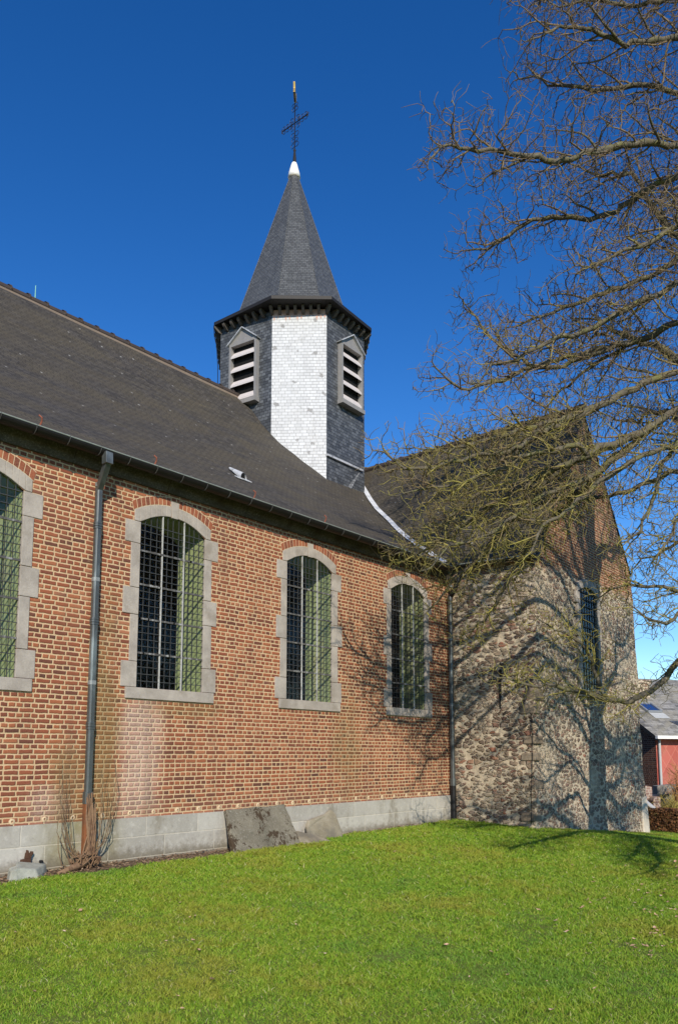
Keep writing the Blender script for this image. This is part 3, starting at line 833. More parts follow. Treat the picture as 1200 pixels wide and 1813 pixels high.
# gable window
w0, w1 = GW; gw = MB(); wc = (w0+w1)/2; hw = (w1-w0)/2
for sgn, e in ((-1, w0), (1, w1)):
    z = GS-.02
    for k, h in enumerate([.42,.30,.44,.30,.42,.26]):
        w = .20 if k % 2 else .13
        x0, x1 = sorted((e+sgn*.0, e+sgn*w)); gw.box((x0, YG-.055, z+.004), (x1, YG+.16, z+h-.004)); z += h
gw.box((w0-.16, YG-.085, GS-.16), (w1+.16, YG+.16, GS-.025))
n = 8
for k in range(n):
    u0 = -hw-.12+(2*hw+.24)*k/n; u1 = -hw-.12+(2*hw+.24)*(k+1)/n
    f1 = lambda u: 4.84+.17*(1-(u/(hw+.13))**2)
    gw.hexa([(wc+u0,YG-.055,f1(u0)-.02),(wc+u1,YG-.055,f1(u1)-.02),(wc+u1,YG+.16,f1(u1)-.02),(wc+u0,YG+.16,f1(u0)-.02),(wc+u0,YG-.055,f1(u0)+.17),(wc+u1,YG-.055,f1(u1)+.17),(wc+u1,YG+.16,f1(u1)+.17),(wc+u0,YG+.16,f1(u0)+.17)])
gsur = gw.build('window', M['bluestone'], church, bevel=.01)
g = MB(); g.face([(w0,YG+.0,GS-.03),(w1,YG+.0,GS-.03),(w1,YG+.0,5.03),(w0,YG+.0,5.03)]); g.build('glass', M['glass'], gsur)
g = MB()
for k in range(1, 7): g.bar((w0+(w1-w0)*k/7, YG-.03, GS), (w0+(w1-w0)*k/7, YG-.03, 5.0), .018 if k % 2 else .012, .02)
for k in range(1, 15): g.bar((w0, YG-.025, GS+2.3*k/15), (w1, YG-.025, GS+2.3*k/15), .012 if k % 3 else .026, .02)
g.build('leaded_lattice', M['castiron'], gsur)
g = MB(); y0 = YG+.17
g.face([(w0,y0,GS-.03),(w0,y0+.5,GS-.03),(w0,y0+.5,5.05),(w0,y0,5.05)]); g.face([(w1,y0,GS-.03),(w1,y0+.5,GS-.03),(w1,y0+.5,5.05),(w1,y0,5.05)]); g.build('reveal', M['reveal'], gsur, fixn=False)
# iron wall anchor and conductor on the side wall
ab = MB(); ab.bar((13.985,-1.10,2.22),(14.02,-1.10,3.0),.035,.03); ab.build('wall_anchor', M['castiron'], church)
ab = MB(); ab.tube([(xl(z)-.035, YG+.03+.02*math.sin(z*3), z) for z in np.linspace(.02, 2.1, 9)], .007, 6); ab.build('conductor_cable', M['castiron'], church)

# ---- tower
TC = Vector((15.42, 6.0, 0))
TV = [(13.31,6.62),(13.54,4.91),(14.40,3.81),(16.03,3.88)]
TV += [(2*TC.x-a, 2*TC.y-b) for a, b in TV]
EV = [(13.10,6.66),(13.19,4.60),(14.19,3.46),(16.03,3.62)]
EV += [(2*TC.x-a, 2*TC.y-b) for a, b in EV]
TZ0, TZ1 = 7.3, 12.66
def facade(i, z0, z1, mat, name, off=0.):
    a, b = TV[i], TV[(i+1) % 8]; m = MB()
    w = math.dist(a, b)
    pts = [(a[0],a[1],z0),(b[0],b[1],z0),(b[0],b[1],z1),(a[0],a[1],z1)]
    m.face(pts, [(i*3,z0),(i*3+w,z0),(i*3+w,z1),(i*3,z1)]); return m
for i in range(8):
    m = facade(i, TZ0, TZ1, None, '')
    m.build('glare_tower_wall' if i == 1 else 'tower_wall', M['glare_slate'] if i == 1 else M['tower_slate'], church, fixn=False)  # diagonal side has sun glare put into its slate colour
# bare band with torn edge at the head of the glare-whitened side
a = Vector((*TV[1],0)); b = Vector((*TV[2],0)); d = (b-a); nrm = Vector((d.y,-d.x,0)).normalized()
if (a-TC).dot(nrm) < 0: nrm = -nrm
m = MB(); n = 14
for k in range(n):
    p = a+d*(k/n)+nrm*.006; q = a+d*((k+1)/n)+nrm*.006; r = a+d*((k+.5)/n)+nrm*.006
    zb = 12.50-random.uniform(.02, .07); zm = zb+random.choice([-1,1])*random.uniform(.02, .07)
    m.face([(p.x,p.y,12.52),(r.x,r.y,zm-.02),(q.x,q.y,12.52),(q.x,q.y,TZ1),(p.x,p.y,TZ1)])
m.build('bare_wall_band', M['pink'], church, fixn=False)
# louvred belfry openings
def louvre(i, zb, zt, za, wid, shift=0.):   # frame, hood, dark void and four slats
    a = Vector((*TV[i],0)); b = Vector((*TV[(i+1) % 8],0)); d = (b-a); w = d.length; d.normalize()
    nrm = Vector((d.y,-d.x,0))
    if (a-TC).dot(nrm) < 0: nrm = -nrm
    c = (a+b)/2+d*shift; h = wid/2
    def P(u, o, z): return c+d*u+nrm*o+Vector((0,0,z))
    m = MB(); fw = .062; D = .13
    def blk(u0, u1, z0, z1, o0, o1): m.hexa([P(u0,o1,z0),P(u1,o1,z0),P(u1,o0,z0),P(u0,o0,z0),P(u0,o1,z1),P(u1,o1,z1),P(u1,o0,z1),P(u0,o0,z1)])
    blk(-h, -h+fw, zb, zt, -.02, D); blk(h-fw, h, zb, zt, -.02, D)
    blk(-h-.02, h+.02, zb-.09, zb+.02, -.02, D+.05)
    blk(-h+fw, h-fw, zt-.07, zt, -.02, D)
    m.prism([P(-h-.02,-.02,zt), P(h+.02,-.02,zt), P(0,-.02,za)], nrm*(D+.0))
    fr = m.build('belfry_louvre', M['louvre_frame'], church)
    m = MB()
    for s in (-1, 1): m.bar(P(s*(h+.05), D*.5, zt-.03), P(-s*.0, D*.5, za+.015), D+.10, .025, up=(0,0,1))
    m.build('louvre_hood', M['lead'], fr)
    m = MB(); m.face([P(-h+fw,.004,zb), P(h-fw,.004,zb), P(h-fw,.004,zt-.06), P(-h+fw,.004,zt-.06)]); m.build('louvre_void', M['black'], fr, fixn=False)
    ns = 4; H = zt-.07-zb
    for k in range(ns):
        z = zb+.02+H*(k+.12)/ns
        m = MB(); u = h-fw-.002
        m.hexa([P(-u,.13,z-.01),P(u,.13,z-.01),P(u,.005,z+.15),P(-u,.005,z+.15),P(-u,.13,z+.04),P(u,.13,z+.04),P(u,.005,z+.20),P(-u,.005,z+.20)])
        m.build('louvre_slat', M['louvre_slat'], fr)
louvre(2, 10.38, 11.99, 12.31, .93, .12)
louvre(0, 10.38, 12.03, 12.38, .90, .0)
# corbelled eaves
m = MB()
zc = 12.70
for i in range(8):
    a, b = EV[i], EV[(i+1) % 8]; c0, c1 = TV[i], TV[(i+1) % 8]
    m.face([(c0[0],c0[1],zc),(c1[0],c1[1],zc),(b[0],b[1],zc),(a[0],a[1],zc)])
    m.face([(a[0],a[1],zc),(b[0],b[1],zc),(b[0],b[1],zc+.085),(a[0],a[1],zc+.085)])
ev = m.build('tower_eaves', M['darkwood'], church, fixn=False)
for i in range(8):
    a = Vector((*TV[i],0)); b = Vector((*TV[(i+1) % 8],0)); d = (b-a); w = d.length; d.normalize(); nrm = Vector((d.y,-d.x,0))
    if (a-TC).dot(nrm) < 0: nrm = -nrm
    n = 7
    for k in range(n+1):
        p = a+(b-a)*(k/n); o = nrm
        if k == n: continue
        if k == 0: o = (p-TC).normalized(); 
        L_ = .19 if k else .20
        cb = MB(); t = d if k else Vector((-o.y,o.x,0))
        hw_ = .036
        pr = [(-.02,12.52),(.07,12.53),(.16,12.60),(L_,12.64),(L_,12.695),(-.02,12.695)]
        cb.prism([p+o*q+t*(-hw_)+Vector((0,0,z)) for q, z in pr], t*(2*hw_)); cb.build('corbel', M['corbel'], ev)
w_ = MB(); w_.tube([(13.10,6.66,12.70),(13.17,6.72,12.45),(13.24,6.70,12.2),(13.27,6.67,11.6),(13.28,6.66,10.7)], .010, 5); w_.build('conductor_cable', M['castiron'], church)
# spire
SV = [((x-TC.x)*.735+TC.x, (y-TC.y)*.735+TC.y) for x, y in EV]
AP = Vector((15.46, 6.0, 0)); ZS = 13.02; ZA = 18.16; rt = .055
m = MB()
FL = [(EV, 12.786), (SV, ZS)]
for i in range(8):
    j = (i+1) % 8
    a, b = EV[i], EV[j]; c, e_ = SV[i], SV[j]; w = math.dist(a, b)
    m.face([(a[0],a[1],12.786),(b[0],b[1],12.786),(e_[0],e_[1],ZS),(c[0],c[1],ZS)], [(i*3,0),(i*3+w,0),(i*3+w*.93,.35),(i*3+w*.07,.35)])
    N_ = 6; w2 = math.dist(c, e_)
    tp = lambda p: ((p[0]-TC.x)*rt+AP.x, (p[1]-TC.y)*rt+AP.y)
    Hs = math.hypot(ZA-ZS, 2.0)
    for k in range(N_):
        t0, t1 = k/N_, (k+1)/N_
        def pt(p, t): q = tp(p); return (p[0]+(q[0]-p[0])*t, p[1]+(q[1]-p[1])*t, ZS+(ZA-ZS)*t)
        uu = lambda s, t: i*3+w/2+s*w2/2*(1-t*(1-rt))
        m.face([pt(c,t0),pt(e_,t0),pt(e_,t1),pt(c,t1)], [(uu(-1,t0),.35+Hs*t0),(uu(1,t0),.35+Hs*t0),(uu(1,t1),.35+Hs*t1),(uu(-1,t1),.35+Hs*t1)])
spire = m.build('spire', M['spire_slate'], church, fixn=False)
m = MB(); a, b = SV[1], SV[2]
o_ = Vector((b[1]-a[1], a[0]-b[0], 0)).normalized(); o_ = o_ if (Vector((*a,0))-TC).dot(o_) > 0 else -o_
m.bar(Vector((*a,ZS+.0))+o_*.01, Vector((*b,ZS+.0))+o_*.01, .05, .03); m.build('spire_drip_batten', M['lead'], spire)
m = MB()
for i in range(8):
    c = SV[i]; q = ((c[0]-TC.x)*rt+AP.x, (c[1]-TC.y)*rt+AP.y)
    m.tube([(c[0],c[1],ZS),(q[0],q[1],ZA)], .012, 5)
m.build('spire_hips', M['spire_slate'], spire)
m = MB(); m.lathe((AP.x,AP.y,0), [(.185,18.06),(.165,18.2),(.095,18.47),(.07,18.53),(.03,18.55)], 12); m.build('spire_cap', M['whitecap'], spire, smooth=True)
# cross: upright, arms along y, scrolls
cr = MB(); ax = Vector((15.475, 6.0, 0))
def cp(u, z, o=0): return (ax.x+o, ax.y+u, z)
cr.lathe((ax.x, ax.y, 0), [(.05,18.5),(.05,18.68),(.03,18.9),(.045,18.95),(.022,19.0)], 8)
cr.bar(cp(0,18.95), cp(0,20.50), .021)
cr.bar(cp(.50,19.83), cp(-.50,19.83), .022, .02)
def curl(cu, cz, r, a0, a1, w=.009):
    cr.tube([cp(cu+math.cos(a0+(a1-a0)*k/8)*r, cz+math.sin(a0+(a1-a0)*k/8)*r) for k in range(9)], w, 5)
for s in (-1, 1):
    for z, r in ((19.12,.075),(19.28,.06),(19.46,.075),(20.28,.06),(20.42,.055)):
        curl(s*r*1.05, z, r, 0, math.pi*1.7*s)
    for u in (.16,.30,.44):
        curl(s*u, 19.83+.07, .05, 0, math.pi*1.6); curl(s*u, 19.83-.07, .05, 0, -math.pi*1.6)
    curl(s*.52, 19.86, .03, 0, 6.2); curl(s*.51, 19.79, .025, 0, 6.2)
    for q in (-1, 1): curl(s*.12, 19.83+q*.13, .075, 0, 5)
cross = cr.build('spire_cross', M['iron'], spire)
# weathercock, facing along the view
wk = MB(); dv = Vector((.78,.62,0)).normalized(); sd = Vector((-dv.y,dv.x,0))
outl = [(-.34,.02),(-.30,.20),(-.36,.36),(-.22,.44),(-.16,.28),(-.05,.20),(.08,.22),(.12,.36),(.20,.40),(.30,.34),(.22,.30),(.20,.16),(.12,.02),(0,-.05),(-.15,-.04)]
wk.prism([Vector((ax.x,ax.y,20.56))+dv*a*.9+Vector((0,0,b*.9))+sd*-.03 for a, b in outl], sd*.06)
wk.tube([cp(0,20.48),cp(0,20.58)], .014, 6)
wk.build('weathercock', M['gold'], spire, bevel=.012)
# cricket roof and flashing at the tower foot
def hit_nave(px, py, lift=.015):
    d = Vector(ray(px, py)); o = Vector(CP); y = 0.
    while y < 6:
        p = o+d*((y-o.y)/d.y)
        if p.z <= yprof(y)+lift: return p
        y += .01
    return p
def hit_tower(px, py):
    d = Vector(ray(px, py)); o = Vector(CP); a = Vector((*TV[2],0)); b = Vector((*TV[3],0)); n_ = Vector((b.y-a.y, a.x-b.x, 0))
    return o+d*((a-o).dot(n_)/d.dot(n_))
c1 = hit_tower(578,807); c2 = hit_tower(638,834)
m = MB(); k1 = hit_nave(568,826); k2 = hit_nave(622,866); m.face([c1, k1, k2, c2]); m.face([c1, hit_tower(578,830), k1]); m.build('cricket_roof', m_slate('cricket_slate', (.16,.165,.17), .08, .13, var=.35, spots=.3, rough=.55), church, fixn=False)
m = MB(); m.bar(c1+Vector((-.02,-.03,.02)), c2+Vector((.05,-.03,.02)), .05, .05); m.build('cricket_flashing', M['lead'], church)

# ------------------------------------------------------------------ stones and plants along the wall
def slab(name, quad, th, mat, label, cat, bevel=.012, group=None, sub=6):
    """leaning slab: quad = bottom-left, bottom-right, top-right, top-left (front face), th = thickness backwards"""
    bl, br, tr, tl = [Vector(p) for p in quad]
    nrm = (br-bl).cross(tl-bl).normalized()
    if nrm.y > 0: nrm = -nrm
    m = MB(); outline = []
    def edge(a, b, k=6, amp=.012):
        for i in range(k):
            t = i/k; p = a+(b-a)*t
            if 0 < i: p = p+Vector((random.uniform(-amp,amp), 0, random.uniform(-amp,amp)))
            outline.append(p)
    edge(bl, br); edge(br, tr); edge(tr, tl); edge(tl, bl)
    m.prism(outline, -nrm*th)
    o = m.build(name, mat, None, origin=(bl+br)/2, bevel=bevel); tag(o, label, cat, group); return o
slab('tombstone_slab', [(7.61,-.42,-.06),(9.0,-.40,-.05),(8.93,-.10,.56),(7.735,-.10,.535)], .075, M['slab'],
     'large dark grey lichen-spotted tombstone slab leaning against the church plinth', 'tombstone')
def onY(px, py, y):
    d = Vector(ray(px, py)); o = Vector(CP); return o+d*((y-o.y)/d.y)
pts = [onY(573,1490,-.26), onY(609,1485,-.24), onY(601,1460,-.18), onY(594,1441,-.12), onY(587,1435,-.10), onY(578,1443,-.11), onY(562,1449,-.14), onY(548,1454,-.15), onY(545,1466,-.18), onY(547,1480,-.22), onY(556,1490,-.25)]
m = MB(); m.prism([Vector(p) for p in pts], (.0,.06,.012)); o = m.build('tombstone_fragment', M['slab2'], None, origin=(9.95,-.25,-.04), bevel=.012)
tag(o, 'sandy grey broken tombstone with a curved top leaning against the plinth', 'tombstone')
m = MB(); pts = [(8.98,-.44,-.03),(9.18,-.52,-.05),(9.68,-.46,-.05),(9.50,-.26,.05),(9.20,-.14,.13),(9.02,-.12,.16)]
m.prism([Vector(p) for p in pts], (0,.02,-.05)); o = m.build('stone_flake', M['slab2'], None, origin=(9.3,-.35,-.05), bevel=.01)
tag(o, 'small pale wedge of stone lying between the two leaning tombstones', 'stone')
m = MB(); b0 = [(4.46,-.37),(4.66,-.42),(4.83,-.36),(4.90,-.12),(4.60,-.10)]
m.hexa([(4.46,-.38,-.07),(4.72,-.44,-.07),(4.97,-.17,-.06),(4.64,-.08,-.06),(4.47,-.36,.09),(4.69,-.40,.055),(4.95,-.16,.07),(4.62,-.10,.125)])
m.hexa([(4.40,-.36,-.07),(4.50,-.40,-.07),(4.60,-.2,-.06),(4.46,-.2,-.06),(4.43,-.345,.06),(4.50,-.37,.08),(4.58,-.22,.10),(4.47,-.22,.08)])
o = m.build('stone_block', M['block'], None, origin=(4.7,-.25,-.06), bevel=.018); tag(o, 'pale grey-green broken stone block lying in front of the rusty iron stub', 'stone')
m = MB(); m.hexa([(4.67,-.10,.05),(4.80,-.10,.05),(4.80,-.05,.05),(4.67,-.05,.05),(4.69,-.10,.13),(4.80,-.10,.14),(4.80,-.05,.14),(4.69,-.05,.13)])
m.hexa([(4.735,-.10,.135),(4.80,-.10,.138),(4.80,-.05,.138),(4.735,-.05,.135),(4.745,-.10,.205),(4.81,-.10,.185),(4.81,-.05,.185),(4.745,-.05,.205)]); m.hexa([(4.75,-.10,.195),(4.775,-.10,.19),(4.775,-.06,.19),(4.75,-.06,.195),(4.748,-.10,.235),(4.765,-.10,.225),(4.765,-.06,.225),(4.748,-.06,.235)]); m.hexa([(4.79,-.10,.18),(4.82,-.10,.175),(4.82,-.06,.175),(4.79,-.06,.18),(4.80,-.10,.215),(4.825,-.10,.21),(4.825,-.06,.21),(4.80,-.06,.215)])
o = m.build('iron_stub', m_plain('brown_rust', (.075,.035,.02), .9, 0, .5, 30.), None, origin=(4.75,-.08,.0), bevel=.006); tag(o, 'jagged rusty brown stub standing against the plinth behind the stone block', 'iron stub')
m = MB(); m.tube([(4.93,-.05,.085),(4.945,-.075,.087),(4.955,-.085,.08)], [.016,.016,.012], 6); o = m.build('drain_plug', M['castiron'], None, origin=(4.95,-.06,.08)); tag(o, 'small black pipe end poking out of the plinth by the stone block', 'pipe end')
# cut shrub with shoots round the rusty pipe
M['shoot'] = m_plain('shoot_bark', (.15,.095,.055), .8, 0, .5, 25., tint=(.22,.15,.07))
M['oldvine'] = m_plain('vine_bark', (.21,.13,.075), .85, 0, .55, 30., tint=(.10,.05,.03))
sh = empty('shoot_shrub', (5.42, -.2, -.05), 'bare brown shrub with upright shoots wrapped round the rusty foot of the downpipe', 'shrub')
rr = random.Random(5)
st = MB()
for k in range(46):
    a = rr.uniform(-.07,.07); x0 = 5.47+rr.gauss(0,.045); y0 = -.20+rr.uniform(-.05,.05)
    zt = rr.uniform(.45,.86); xt = 5.505+rr.uniform(-.055,.055); yt = -.155+rr.uniform(-.02,.02)
    st.tube([(x0,y0,.0),(x0+(xt-x0)*.35+a*.3,y0-.02,zt*.33),(xt+a*.4,yt-.02,zt*.7),(xt,yt,zt)], [.010,.009,.008,.004], 5)
for k in range(40):
    x0 = 5.40+rr.uniform(-.18,.16); y0 = -.24+rr.uniform(-.05,.05); st.tube([(x0,y0,rr.uniform(-.03,.05)),(x0+rr.uniform(-.07,.07),y0-rr.uniform(0,.06),rr.uniform(.05,.18)),(x0+rr.uniform(-.1,.1),y0-rr.uniform(-.02,.06),rr.uniform(.08,.20))], [.010,.009,.005], 5)
st.build('vine_stems', M['oldvine'], sh)
st = MB()
for k in range(17):
    s = -1 if k % 2 else 1
    spread = rr.uniform(.06,.34 if s > 0 else .27); h = rr.uniform(.45,1.25)*(1.0-.9*max(0, spread-.25))
    x0 = 5.40+s*rr.uniform(.02,.14); y0 = -.22
    pts = [(x0,y0,.10),(x0+s*spread*.55,y0-.01,.16+.1*h),(x0+s*spread*.92,y0+rr.uniform(-.05,.05),.16+.40*h),(x0+s*spread*1.02+rr.uniform(-.03,.03),y0+rr.uniform(-.08,.08),.16+.72*h),(x0+s*spread*.98+rr.uniform(-.05,.05),y0+rr.uniform(-.05,.1),.12+h)]
    st.tube(pts, [.0055,.005,.0035,.0028,.0015], 5)
for x0 in (5.08,5.18,5.24):
    st.tube([(5.32,-.25,-.02),(x0+.1,-.27,.0),(x0,-.27,.05),(x0-.04,-.25,.22),(x0-.03,-.22,.36+rr.uniform(0,.15))], [.010,.009,.007,.005,.003], 5)
st.build('shoots', M['shoot'], sh)
st = MB(); st.tube([(4.98,-.36,-.03),(5.15,-.32,.0),(5.34,-.26,.03),(5.46,-.22,.06)], [.02,.035,.045,.05], 8); st.build('root', M['oldvine'], sh, smooth=True)

# ------------------------------------------------------------------ lawn
def fast_mesh(name, verts, faces, mat, parent=None, origin=(0,0,0), attr=None, nper=4):
    me = bpy.data.meshes.new(name); origin = np.array(origin, float)
    nv, nf = len(verts), len(faces)
    me.vertices.add(nv); me.vertices.foreach_set('co', (verts-origin).astype(np.float32).ravel())
    me.loops.add(nf*nper); me.loops.foreach_set('vertex_index', faces.astype(np.int32).ravel())
    me.polygons.add(nf); me.polygons.foreach_set('loop_start', np.arange(0, nf*nper, nper, dtype=np.int32))
    me.update(calc_edges=True)
    if attr is not None:
        for k, val in attr.items():
            a = me.attributes.new(k, 'FLOAT', 'POINT'); a.data.foreach_set('value', val.astype(np.float32))
    me.materials.append(mat)
    o = bpy.data.objects.new(name, me); COL.objects.link(o)
    if parent is not None: o.parent = parent
    else: o.location = origin
    ORG[o.name] = Vector(origin); return o
def grass():
    rng = np.random.RandomState(11)
    P = []
    # candidate points, thinned by distance from the camera and kept to the lawn in view
    def region(n, x0, x1, y0, y1):
        return np.stack([rng.uniform(x0, x1, n), rng.uniform(y0, y1, n)], 1)
    q = np.vstack([region(2300000, 1.5, 26, -9.5, -.04), region(500000, -6, 1.5, -14, -.04), region(900000, 1.5, 26, -16, -9.5)])
    q = np.vstack([q, region(250000, 19.9, 27, -.04, 6)])
    c = np.stack([q[:,0]-CP[0], q[:,1]-CP[1], gz(q[:,0], q[:,1])-CP[2]], 1)
    cc = c@CM; u = CX+F*cc[:,0]/cc[:,2]; v = CY-F*cc[:,1]/cc[:,2]; d = cc[:,2]
    fr = (d > 2) & (u > -120) & (u < 1320) & (v < 1900)
    keep = (d > -3) & (np.hypot(c[:,0], c[:,1]) < 24)          # the whole lawn; thinner outside the picture
    dist = np.maximum(np.hypot(c[:,0], c[:,1]), 2.5); d = np.where(fr, d, dist)
    dens = np.clip((5.6/np.maximum(d, 2.))**1.15, .12, 1)*np.where(fr, 1., .38)          # fraction kept
    nz = np.array([mnoise.noise(Vector((a*1.1, b*1.1, 0.))) for a, b in q[keep]])
    n2 = np.array([mnoise.noise(Vector((a*4., b*4., 5.))) for a, b in q[keep]])
    keepi = np.where(keep)[0]
    x, y = q[keepi].T; dd = d[keepi]; uu = u[keepi]; vv = v[keepi]
    wallm = np.where(x < 13.9, np.where(x < 8.4, -.40, -.15)+.08*nz, np.where(x < 20, YG-.06, 99))
    ok = (rng.rand(len(keepi)) < dens[keepi]) & ((y < wallm) | (x > 20.0))
    ok &= ~((((x-13.6)/.7)**2+((y+5.8)/.7)**2) < .4)
    ok &= (rng.rand(len(x)) < np.clip(1.15+.6*(n2+.5*nz), .78, 1))
    x, y, dd, nz, n2 = x[ok], y[ok], dd[ok], nz[ok], n2[ok]
    N = len(x); print('blades', N)
    z = gz(x, y)
    n4h = np.array([mnoise.noise(Vector((a*7., b*7., 13.))) for a, b in zip(x, y)])
    h = (.018+.024*rng.rand(N)**1.8)*(1+.3*nz+.35*n2+.45*np.clip(n4h, -.4, 1))*np.clip(dd/7.5, .9, 1.25)
    w = (.0022+.0016*rng.rand(N))*np.clip(dd/5.5, .9, 2.6)*np.where(fr[keepi][ok], 1., 1.5)
    az = rng.uniform(0, 2*np.pi, N); lean = rng.uniform(.2, 1.7, N)*h; la = rng.uniform(0, 2*np.pi, N)
    dx, dy = np.cos(az)*w, np.sin(az)*w; lx, ly = np.cos(la)*lean, np.sin(la)*lean
    V = np.zeros((N, 6, 3))
    def put(i, fx, fl, fh):
        V[:, i, 0] = x+dx*fx+lx*fl; V[:, i, 1] = y+dy*fx+ly*fl; V[:, i, 2] = z-.006+h*fh
    put(0,-1,0,0); put(1,1,0,0); put(2,-.85,.3,.6); put(3,.85,.3,.6); put(4,-.15,1,1.); put(5,.15,1,1.)
    b = np.arange(N)*6
    Fc = np.stack([np.stack([b,b+1,b+3,b+2],1), np.stack([b+2,b+3,b+5,b+4],1)],1).reshape(-1,4)
    rv = np.repeat(np.clip(rng.rand(N), 0, 1), 6); n3 = np.array([mnoise.noise(Vector((a*.45, b*.45, 9.))) for a, b in zip(x, y)]); n4 = np.array([mnoise.noise(Vector((a*11., b*11., 3.))) for a, b in zip(x, y)])
    tone = np.repeat(np.clip(.48+.45*nz+.5*n3+.35*n2+.3*n4, 0, 1), 6)
    t = NT('grass_blade'); a1 = t.n('ShaderNodeAttribute', attribute_name='rv').outputs['Fac']; a2 = t.n('ShaderNodeAttribute', attribute_name='tone').outputs['Fac']
    c = t.ramp(a1, [(0., (.140,.280,.024)), (.4, (.245,.405,.030)), (.8, (.34,.465,.046)), (.965, (.45,.45,.10)), (1., (.66,.62,.38))])
    yel = t.mix(.6, c, (.44,.36,.065))
    c = t.mix(t.sstep(a2, .40, .95, .0, .8), c, yel); c = t.mix(t.sstep(a2, .0, .35, .45, 0.), c, (.12,.29,.045))
    df = t.n('ShaderNodeBsdfTranslucent'); t.L(c, df.inputs[0])
    t.fin(c, .55, spec=.25)
    ms = t.n('ShaderNodeMixShader'); ms.inputs[0].default_value = .35; t.L(t.b.outputs[0], ms.inputs[1]); t.L(df.outputs[0], ms.inputs[2]); t.L(ms.outputs[0], t.out.inputs[0])
    o = fast_mesh('grass', V.reshape(-1,3), Fc, t.m, attr={'rv': rv, 'tone': tone})
    o['kind'] = 'stuff'; o['label'] = 'short green lawn grass in front of the church'; o['category'] = 'grass'
grass()
# dead leaves
M['deadleaf'] = m_plain('dead_leaf', (.46,.29,.19), .85, 0, .35, 18., tint=(.62,.50,.38))
def leafmesh(sz, rng):
    m = MB(); a = rng.uniform(0, 6.28); ca, sa = math.cos(a), math.sin(a)
    base = [(-1,0,.10),(-.45,.42,.32),(.25,.48,.22),(1,.05,.42),(.3,-.40,.12),(-.4,-.44,.22)]
    P = [Vector((sz*(ca*u-sa*v), sz*(sa*u+ca*v), sz*.8*w+rng.uniform(0,.3)*sz)) for u, v, w in base]
    c = Vector((0,0,sz*.08))
    for k in range(6): m.face([c, P[k], P[(k+1) % 6]])
    return m
lr_ = random.Random(21)
def gpoint(px, py, lift=0.0):
    d = ray(px, py); z = -.3
    for _ in range(12):
        p = CP+d*((z-CP[2])/d[2]); z = float(gz(p[0], p[1]))
    return Vector((p[0], p[1], z+lift))
spots = [(475,1612,.02),(142,1619,.028),(375,1743,.03),(351,1690,.024),(320,1604,.02),(870,1693,.022),(790,1680,.022),(700,1512,.03),(1030,1613,.03),(1041,1598,.02),(779,1503,.02),(1183,1603,.03),(1140,1617,.026),(1195,1530,.03)]
for k in range(70): spots.append((1200-abs(lr_.gauss(0,95)), 1535+lr_.random()**1.1*165, lr_.uniform(.012,.026)))
for k in range(26): spots.append((lr_.uniform(20,1180), 1590+lr_.random()*215, lr_.uniform(.008,.017)))
proto = [leafmesh(1.0, lr_).build('fallen_leaf', M['deadleaf'], None, fixn=False) for _ in range(1)][0]
protos = [proto.data]+[None]*4
for i in range(1, 5):
    tmp = leafmesh(1.0, lr_).build('fallen_leaf', M['deadleaf'], None, fixn=False); protos[i] = tmp.data; bpy.data.objects.remove(tmp)
for i, (px, py, s) in enumerate(spots):
    o = proto if i == 0 else proto.copy()
    if i: COL.objects.link(o); o.data = protos[i % 5]
    p = gpoint(px, py, .026); s *= 1.35; o.location = p; o.scale = (s, s, s); o.rotation_euler = (lr_.uniform(-.4,.4), lr_.uniform(-.4,.4), lr_.uniform(0,6.28))
    tag(o, 'small dry pale brown leaf lying on the lawn', 'dead leaf', 'dead leaves scattered on the lawn')
rngL = np.random.RandomState(8); NL = 2600
lx = rngL.uniform(3.8, 12.5, NL); ly = -np.abs(rngL.normal(0, .17, NL))*np.where(lx < 8.3, 1.25, .5)-.05
lx[1500:] = rngL.uniform(3.9, 7.6, 1100); ly[1500:] = -rngL.uniform(.06, .44, 1100)
lz = gz(lx, ly)+rngL.uniform(.004, .03, NL); ls = rngL.uniform(.008, .026, NL); la_ = rngL.uniform(0, 6.28, NL)
V = np.zeros((NL,4,3))
for i, (u, v, w) in enumerate([(-1,0,.2),(0,-.5,.0),(1,.1,.5),(0,.5,.3)]):
    V[:,i,0] = lx+ls*(np.cos(la_)*u-np.sin(la_)*v); V[:,i,1] = ly+ls*(np.sin(la_)*u+np.cos(la_)*v); V[:,i,2] = lz+ls*w*rngL.uniform(-.3,1.4,NL)
o = fast_mesh('leaf_litter', V.reshape(-1,3), (np.arange(NL)[:,None]*4+np.arange(4)), m_plain('litter', (.27,.17,.10), .9, 0, .6, 40., tint=(.50,.38,.26))); tag(o, 'brown leaf litter along the foot of the church wall', 'leaf litter', None, 'stuff')

